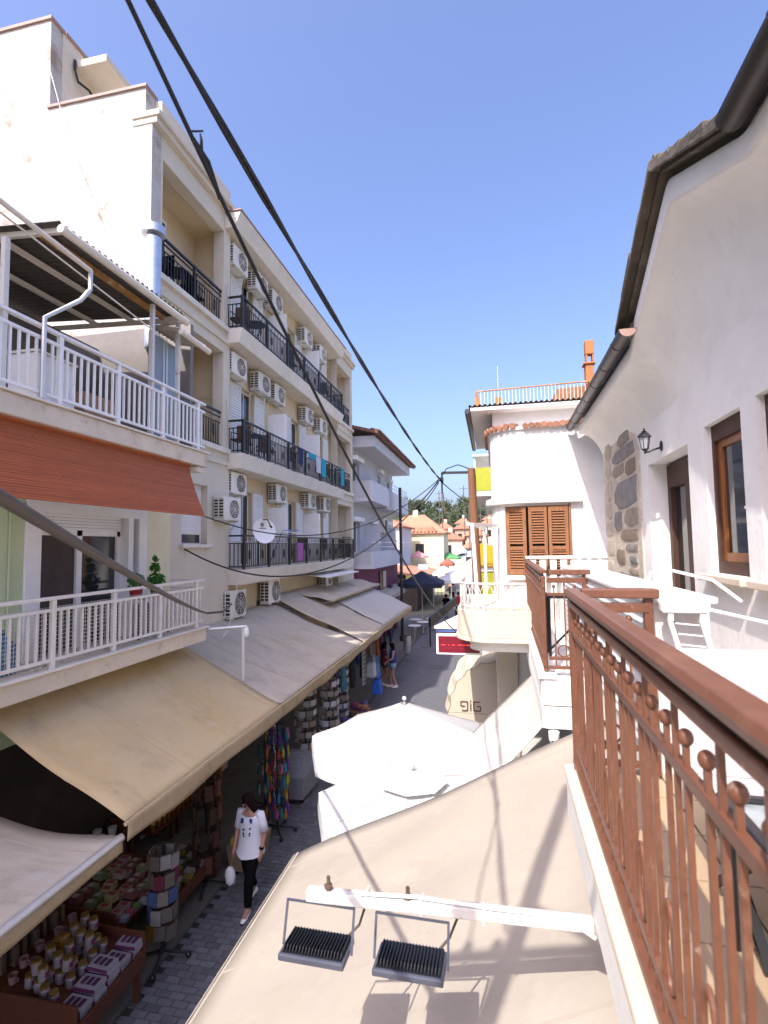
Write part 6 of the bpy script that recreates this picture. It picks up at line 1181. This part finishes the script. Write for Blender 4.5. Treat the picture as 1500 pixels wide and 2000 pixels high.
for k, (x, y, h_) in enumerate(((-21, 124, 6.5), (-15, 126, 6.0), (-9.5, 128, 6.2), (-5, 130, 7.2), (-2.2, 132, 5.6), (2, 130, 7.5), (6, 128, 6.8), (-12.5, 122, 4.5))):
    z = hz(x, y)-.3; t = thing('pine_tree', ('tall pine at the left end of the front row below the wood', 'pine second from the left in the front row below the wood', 'pine in the middle of the front row below the wood', 'taller pine right of the middle of the front row', 'short pine right of the taller one in the front row', 'tallest pine behind the wooden pole', 'pine at the right end of the front row', 'small pine standing before the front row')[k], 'tree', (x, y, z), 'pines below the wood')
    B().tube([(x, y, z), (x+.1, y, z+h_*.5), (x, y, z+h_*.9)], [.2, .14, .04], 7).build('trunk', 'bark', t); c_ = B()
    for q in range(16): a = random.uniform(0, 6.28); e_ = random.uniform(.3, 1); leaf_ball(c_, (x+1.5*(1.1-e_)*math.cos(a), y+1.5*(1.1-e_)*math.sin(a), z+h_*e_), .75, 34, .28, .7)
    c_.build('crown', 'pine_leaf', t)

# ================================================================== people
def person(label, loc, face, skin_m, hair_len, garments, walk=0.0, height=1.64, arms=((.05, 0), (.05, 0)), look=(0, 0), hand_y=None, hair_m='hair_dark'):
    t = thing('person', label, 'person', loc); S = height/1.66; ca, sa = math.cos(face), math.sin(face)
    def T(p): x, y, z = p[0]*S, p[1]*S, p[2]*S; return Vector((loc[0]+x*ca-y*sa, loc[1]+x*sa+y*ca, loc[2]+z))
    st_ = walk
    J = {'pel': (0, 0, .92), 'sp': (0, -.01, 1.08), 'ch': (0, 0, 1.25), 'nk': (0, .0, 1.40), 'nk2': (0, .015, 1.455), 'hd': (.0+look[0]*.02, .03+look[1]*.02, 1.54), 'ht': (look[0]*.03, .03+look[1]*.02, 1.60)}
    rad = {'pel': (.145, .11), 'sp': (.125, .095), 'ch': (.145, .10), 'nk': (.055, .055), 'nk2': (.05, .05), 'hd': (.078, .092), 'ht': (.062, .075)}
    E = [('pel', 'sp'), ('sp', 'ch'), ('ch', 'nk'), ('nk', 'nk2'), ('nk2', 'hd'), ('hd', 'ht')]
    for s, sd in ((-1, 'L'), (1, 'R')):
        ph = st_*s; ar = arms[0 if s < 0 else 1]
        J['hip'+sd] = (s*.085, 0, .88); J['kn'+sd] = (s*.085, .07+ph*.16 if st_ else .015, .47); J['an'+sd] = (s*.08, ph*.30-.02, .09+(.05 if st_ and ph < 0 else 0)); J['to'+sd] = (s*.095, ph*.30+.13, .035)
        J['sh'+sd] = (s*.165, 0, 1.36); J['el'+sd] = (s*(.205+ar[0]), -.02+ar[1]*.3, 1.10); wy = ar[1]; J['wr'+sd] = (s*(.20+ar[0]*.6), .05+wy, .88+abs(wy)*.55); J['pm'+sd] = (s*(.20+ar[0]*.5), .065+wy*1.15, .80+abs(wy)*.7)
        for k, r_ in (('hip', .092), ('kn', .058), ('an', .040), ('to', .030), ('sh', .056), ('el', .042), ('wr', .028), ('pm', .030)): rad[k+sd] = (r_, r_)
        E += [('pel', 'hip'+sd), ('hip'+sd, 'kn'+sd), ('kn'+sd, 'an'+sd), ('an'+sd, 'to'+sd), ('ch', 'sh'+sd), ('sh'+sd, 'el'+sd), ('el'+sd, 'wr'+sd), ('wr'+sd, 'pm'+sd)]
        px_, py_, pz_ = J['pm'+sd]
        for k in range(4):
            o = (k-1.5)*.017; J['f%d%s' % (k, sd)] = (px_+s*.004, py_+o+.01, pz_-.05); J['g%d%s' % (k, sd)] = (px_-s*.012, py_+o+.015, pz_-.085+abs(k-1.5)*.008); rad['f%d%s' % (k, sd)] = (.0095, .0095); rad['g%d%s' % (k, sd)] = (.0075, .0075)
            E += [('pm'+sd, 'f%d%s' % (k, sd)), ('f%d%s' % (k, sd), 'g%d%s' % (k, sd))]
        J['t0'+sd] = (px_-s*.01, py_+.045, pz_-.01); J['t1'+sd] = (px_-s*.015, py_+.06, pz_-.045); rad['t0'+sd] = (.011, .011); rad['t1'+sd] = (.008, .008); E += [('pm'+sd, 't0'+sd), ('t0'+sd, 't1'+sd)]
    bm = bmesh.new(); lay = bm.verts.layers.skin.verify(); V = {}
    for k, p in J.items(): v = bm.verts.new(T(p)-Vector(loc)); v[lay].radius = (rad[k][0]*S, rad[k][1]*S); v[lay].use_root = (k == 'pel'); V[k] = v
    for a, b_ in E: bm.edges.new((V[a], V[b_]))
    me = bpy.data.meshes.new('body'); bm.to_mesh(me); bm.free(); me.materials.append(MAT[skin_m]); o = bpy.data.objects.new('body', me); link(o, loc, t)
    o.modifiers.new('skin', 'SKIN').use_smooth_shade = True; sub = o.modifiers.new('sub', 'SUBSURF'); sub.levels = 1; sub.render_levels = 2
    fwd = Vector((-sa, ca, 0)); rt = Vector((ca, sa, 0))
    hd = Vector(T(J['hd'])); lk = (fwd+rt*look[0]*.7+Vector((0, 0, -.35*abs(look[0])))).normalized(); lr = lk.cross(Vector((0, 0, 1))).normalized(); lu = lr.cross(lk)
    fc = B()
    for s in (-1, 1): fc.sph(hd+lk*.084*S+lr*s*.03*S+lu*.012*S, .010*S, 8, 5)
    fc.build('eyes', 'cloth_black', t, 'all'); B().sph(hd+lk*.098*S-lu*.012*S, (.012*S, .014*S, .018*S), 8, 5).build('nose', skin_m, t, 'all'); B().sph(hd+lk*.084*S-lu*.042*S, (.022*S, .012*S, .006*S), 8, 5).build('mouth', cmat((.35, .09, .08)), t, 'all')
    ea = B()
    for s in (-1, 1): ea.sph(hd+lr*s*.078*S, (.012*S, .016*S, .025*S), 8, 5)
    ea.build('ears', skin_m, t, 'all')
    hr = B(); n = 20; rings = []
    for k in range(10):
        e_ = k/9; an_ = math.pi*.5-e_*math.pi*.62; z = math.sin(an_); rr2 = math.cos(an_)*1.0
        ring = []
        for i in range(n):
            a = 2*math.pi*i/n; d_ = lk*math.cos(a)+lr*math.sin(a); front = max(0, math.cos(a)); lift = front**2*e_*.085
            ring.append(hd+lu*(.022+.098*z+lift)*S+d_*(max(rr2, .03)*(.103-.006*front*e_)*(1.12 if front < .3 else 1.0)*(1+.03*math.sin(a*7+k)))*S-lu*(hair_len*e_**3*(1-front)*(.6+.4*(math.cos(a) < .5)))*S)
        rings.append(ring)
    hr.loft(rings); hr.build('hair', hair_m, t, 'all')
    for g in garments:
        k = g[0]; mt = g[1]
        if k == 'top':   # torso shell with sleeves: g = ('top', mat, hem_z, sleeve 0..1, flare)
            hem, slv, flare = g[2:5]; b = B(); rg = []
            for q, (z, rx, ry, yo) in enumerate(((hem, .185+flare, .145+flare, .0), ((hem+1.02)/2, .178+flare*.6, .138+flare*.5, .0), (1.05, .168+flare*.25, .128, 0), (1.18, .172, .132, .005), (1.28, .182, .130, .0), (1.345, .175, .110, -.005), (1.385, .130, .085, -.008), (1.415, .078, .070, .0))):
                rg.append([T((rx*math.cos(a)*(1+(.035*math.sin(5*a+q*.8)+.015*math.sin(11*a-q) if flare > .02 and q < 5 else .02*math.sin(5*a+q))), yo+ry*math.sin(a)*(1+(.05*math.sin(6*a+q*1.1)+.02*math.sin(9*a) if flare > .02 and q < 5 else .025*math.sin(4*a+q*1.3)))-(.018 if q == 7 and math.sin(a) > .3 else 0)+(.03*max(0, (math.sin(a)-.5)/.5) if q >= 6 else 0), z-((.17 if q == 7 else .08)*max(0, (math.sin(a)-.45)/.55) if q >= 6 and flare > .02 else 0)+(.035*abs(math.cos(a)) if q == 0 and flare > .02 else 0))) for a in [2*math.pi*i/22 for i in range(22)]])
            b.loft(rg, cap=False)
            for sd in 'LR':
                if slv:
                    s_, e_, w_ = Vector(T(J['sh'+sd])), Vector(T(J['el'+sd])), Vector(T(J['wr'+sd])); end = s_.lerp(e_, min(1, slv))
                    b.tube([s_.lerp(Vector(T(J['ch'])), .25)+Vector((0, 0, .012)), s_, s_.lerp(end, .5), end], [.066*S, .068*S, .062*S, .064*S], 12)
            b.build(g[5] if len(g) > 5 else 'shirt', mt, t, 'all')
        if k == 'legs':  # trousers or shorts: g = ('legs', mat, 0..1 length, ease)
            ln, ez = g[2:4]; b = B()
            b.loft([[T((rx*math.cos(a), ry*math.sin(a), z)) for a in [2*math.pi*i/18 for i in range(18)]] for z, rx, ry in ((.82, .165, .125), (.90, .168, .13), (.98, .158, .122), (1.03, .148, .112))])
            for sd in 'LR':
                h_, k_, a_ = [Vector(T(J[x+sd])) for x in ('hip', 'kn', 'an')]
                if ln > .9: b.tube([h_+Vector((0, 0, .03)), h_.lerp(k_, .4), k_, k_.lerp(a_, .45), k_.lerp(a_, .88)], [.100*S+ez, .092*S+ez, .068*S+ez, .062*S+ez, .050*S+ez], 12)
                else: b.tube([h_+Vector((0, 0, .03)), h_.lerp(k_, .5*ln*2), ], [.102*S+ez, .098*S+ez], 12)
            b.build('trousers' if ln > .9 else 'shorts', mt, t, 'all')
        if k == 'shoes':
            for sd in 'LR':
                a_, o_ = Vector(T(J['an'+sd])), Vector(T(J['to'+sd])); d_ = (o_-a_); d_.z = 0; d_.normalize(); sr = Vector((d_.y, -d_.x, 0)); zb = min(o_.z, a_.z-.06)-.03
                rg = []
                for f_, w_, h_ in ((-.065, .026, .055), (-.03, .038, .085), (.03, .040, .080), (.09, .045, .055), (.15, .042, .042), (.19, .022, .030)):
                    c = Vector((a_.x, a_.y, zb))+d_*f_*S; rg.append([c+sr*w_*S*math.cos(a)+Vector((0, 0, (h_*S*(max(0, math.sin(a))))+.012)) for a in [2*math.pi*i/12 for i in range(12)]])
                sh_ = B().loft(rg).build('shoe', mt, t, 'all'); B().loft([[Vector((p.x, p.y, zb-.012)) for p in (a_-d_*.07-sr*.03, a_+d_*.10-sr*.045, a_+d_*.195-sr*.02, a_+d_*.195+sr*.02, a_+d_*.10+sr*.045, a_-d_*.07+sr*.03)], [Vector((p.x, p.y, zb+.014)) for p in (a_-d_*.07-sr*.03, a_+d_*.10-sr*.045, a_+d_*.195-sr*.02, a_+d_*.195+sr*.02, a_+d_*.10+sr*.045, a_-d_*.07+sr*.03)]]).build('sole', 'cloth_black' if g[2] else mt, sh_)
    return t, T, J
w1, T1, J1 = person('woman in a white shirt with blue flowers and black trousers walking towards the viewer', (-3.74, 7.52, .0), math.pi-.10, 'skin', .15,
    [('top', 'shirt_white', .76, .92, .045), ('legs', 'cloth_black', 1.0, .004), ('shoes', 'white_plastic', True)], walk=-.75, height=1.66, arms=((.03, .0), (.02, .05)), look=(.8, 0))
fl2 = B()
for (x, z, r) in ((.07, 1.30, .026), (.065, 1.27, .018), (.085, 1.265, .018), (-.075, 1.31, .024), (-.08, 1.28, .016), (.045, 1.165, .019), (.048, 1.105, .017), (.043, 1.07, .012), (-.065, 1.19, .017), (-.06, 1.12, .016), (-.058, 1.09, .012)):
    y = .134*math.sqrt(max(0, 1-(x/.18)**2))+.006; c = T1((x, y, z)); nn = (T1((x, y+.01, z))-c).normalized(); fl2.tube([c-nn*.012, c+nn*.005], [r, r*.85], 9)
pk_ = B(); pk_.tube([T1((.004, .150, z)) for z in (1.22, 1.14, 1.05, .98, .88, .79)], .007, 5); pk_.build('placket', 'shirt_white', w1)
fl2.build('flower_print', cmat((.03, .06, .26), .8), w1)
wr = T1(J1['wrL']); B().tube([wr+Vector((0, 0, .035)), wr+Vector((0, 0, .005))], .036, 12).build('wristwatch', 'cloth_black', w1)
bag = thing('white_bag', 'small white fluffy bag carried beside the woman in the white shirt', 'bag', T1((.30, .12, .50)))
pmr = T1(J1['pmR']); c0 = Vector((pmr.x-.05, pmr.y-.02, pmr.z-.33))
B().loft([[c0+Vector((rx*math.cos(a)*(1+.12*math.sin(5*a+z*40)), ry*math.sin(a), z)) for a in [2*math.pi*i/16 for i in range(16)]] for z, rx, ry in ((-.16, .03, .03), (-.13, .07, .05), (-.04, .085, .06), (.05, .07, .045), (.10, .03, .02))]).build('bag', 'white_plastic', bag, 'all')
B().tube([c0+Vector((0, 0, .09)), pmr.lerp(c0, .4)+Vector((.005, 0, .03)), pmr+Vector((0, 0, -.05))], .008, 6).build('strap', 'brass', bag)
person('woman in a blue sleeveless top and denim shorts standing under the awnings', (-3.88, 19.65, 0), math.pi*.62, 'skin', .16, [('top', cmat((.02, .05, .25), .9), .93, 0, .0), ('legs', 'denim', .42, .012), ('shoes', 'white_plastic', False)], walk=.25, height=1.68, arms=((.0, .22), (.05, .12)))
person('woman in a dark red top standing behind the one in denim shorts', (-4.28, 19.85, 0), -math.pi*.35, 'skin_tan', .18, [('top', cmat((.12, .015, .05), .9), .90, .7, .0), ('legs', cmat((.05, .04, .05), .9), .38, .012), ('shoes', 'white_plastic', False)], walk=.15, height=1.66, arms=((.0, .2), (.0, .15)))
person('distant person in a red shirt walking up the street', (-2.7, 40, 0), .1, 'skin', .03, [('top', cmat((.60, .02, .03), .9), .85, .8, .02), ('legs', cmat((.30, .26, .22), .9), .45, .02), ('shoes', 'cloth_black', False)], walk=.6, height=1.76)
person('distant person in dark clothes with bare legs walking up the street', (-3.5, 38.5, 0), .1, 'skin_tan', .05, [('top', 'cloth_black', .82, .8, .02), ('legs', 'cloth_black', .42, .02), ('shoes', 'cloth_black', False)], walk=.5, height=1.76)
person('distant person in black beside the rounded balcony', (-2.15, 31, 0), math.pi*.5, 'skin', .03, [('top', 'cloth_black', .85, .9, .02), ('legs', 'cloth_black', 1.0, .012), ('shoes', 'cloth_black', False)], walk=.3, height=1.76)
for k, (x, y, c) in enumerate(((-3.9, 50, (.5, .5, .5)), (-2.8, 54, (.05, .06, .12)), (-4.6, 56, (.45, .25, .18)))):
    person(('faraway person in a grey shirt in the crowd by the white parasols', 'faraway person in a navy shirt in the crowd by the white parasols', 'faraway person in a terracotta shirt in the crowd by the white parasols')[k], (x, y, 0), 3.0*k, 'skin', .05, [('top', cmat(c, .9), .85, .8, .02), ('legs', 'cloth_black', 1.0, .012), ('shoes', 'cloth_black', False)], walk=.4, height=1.75)
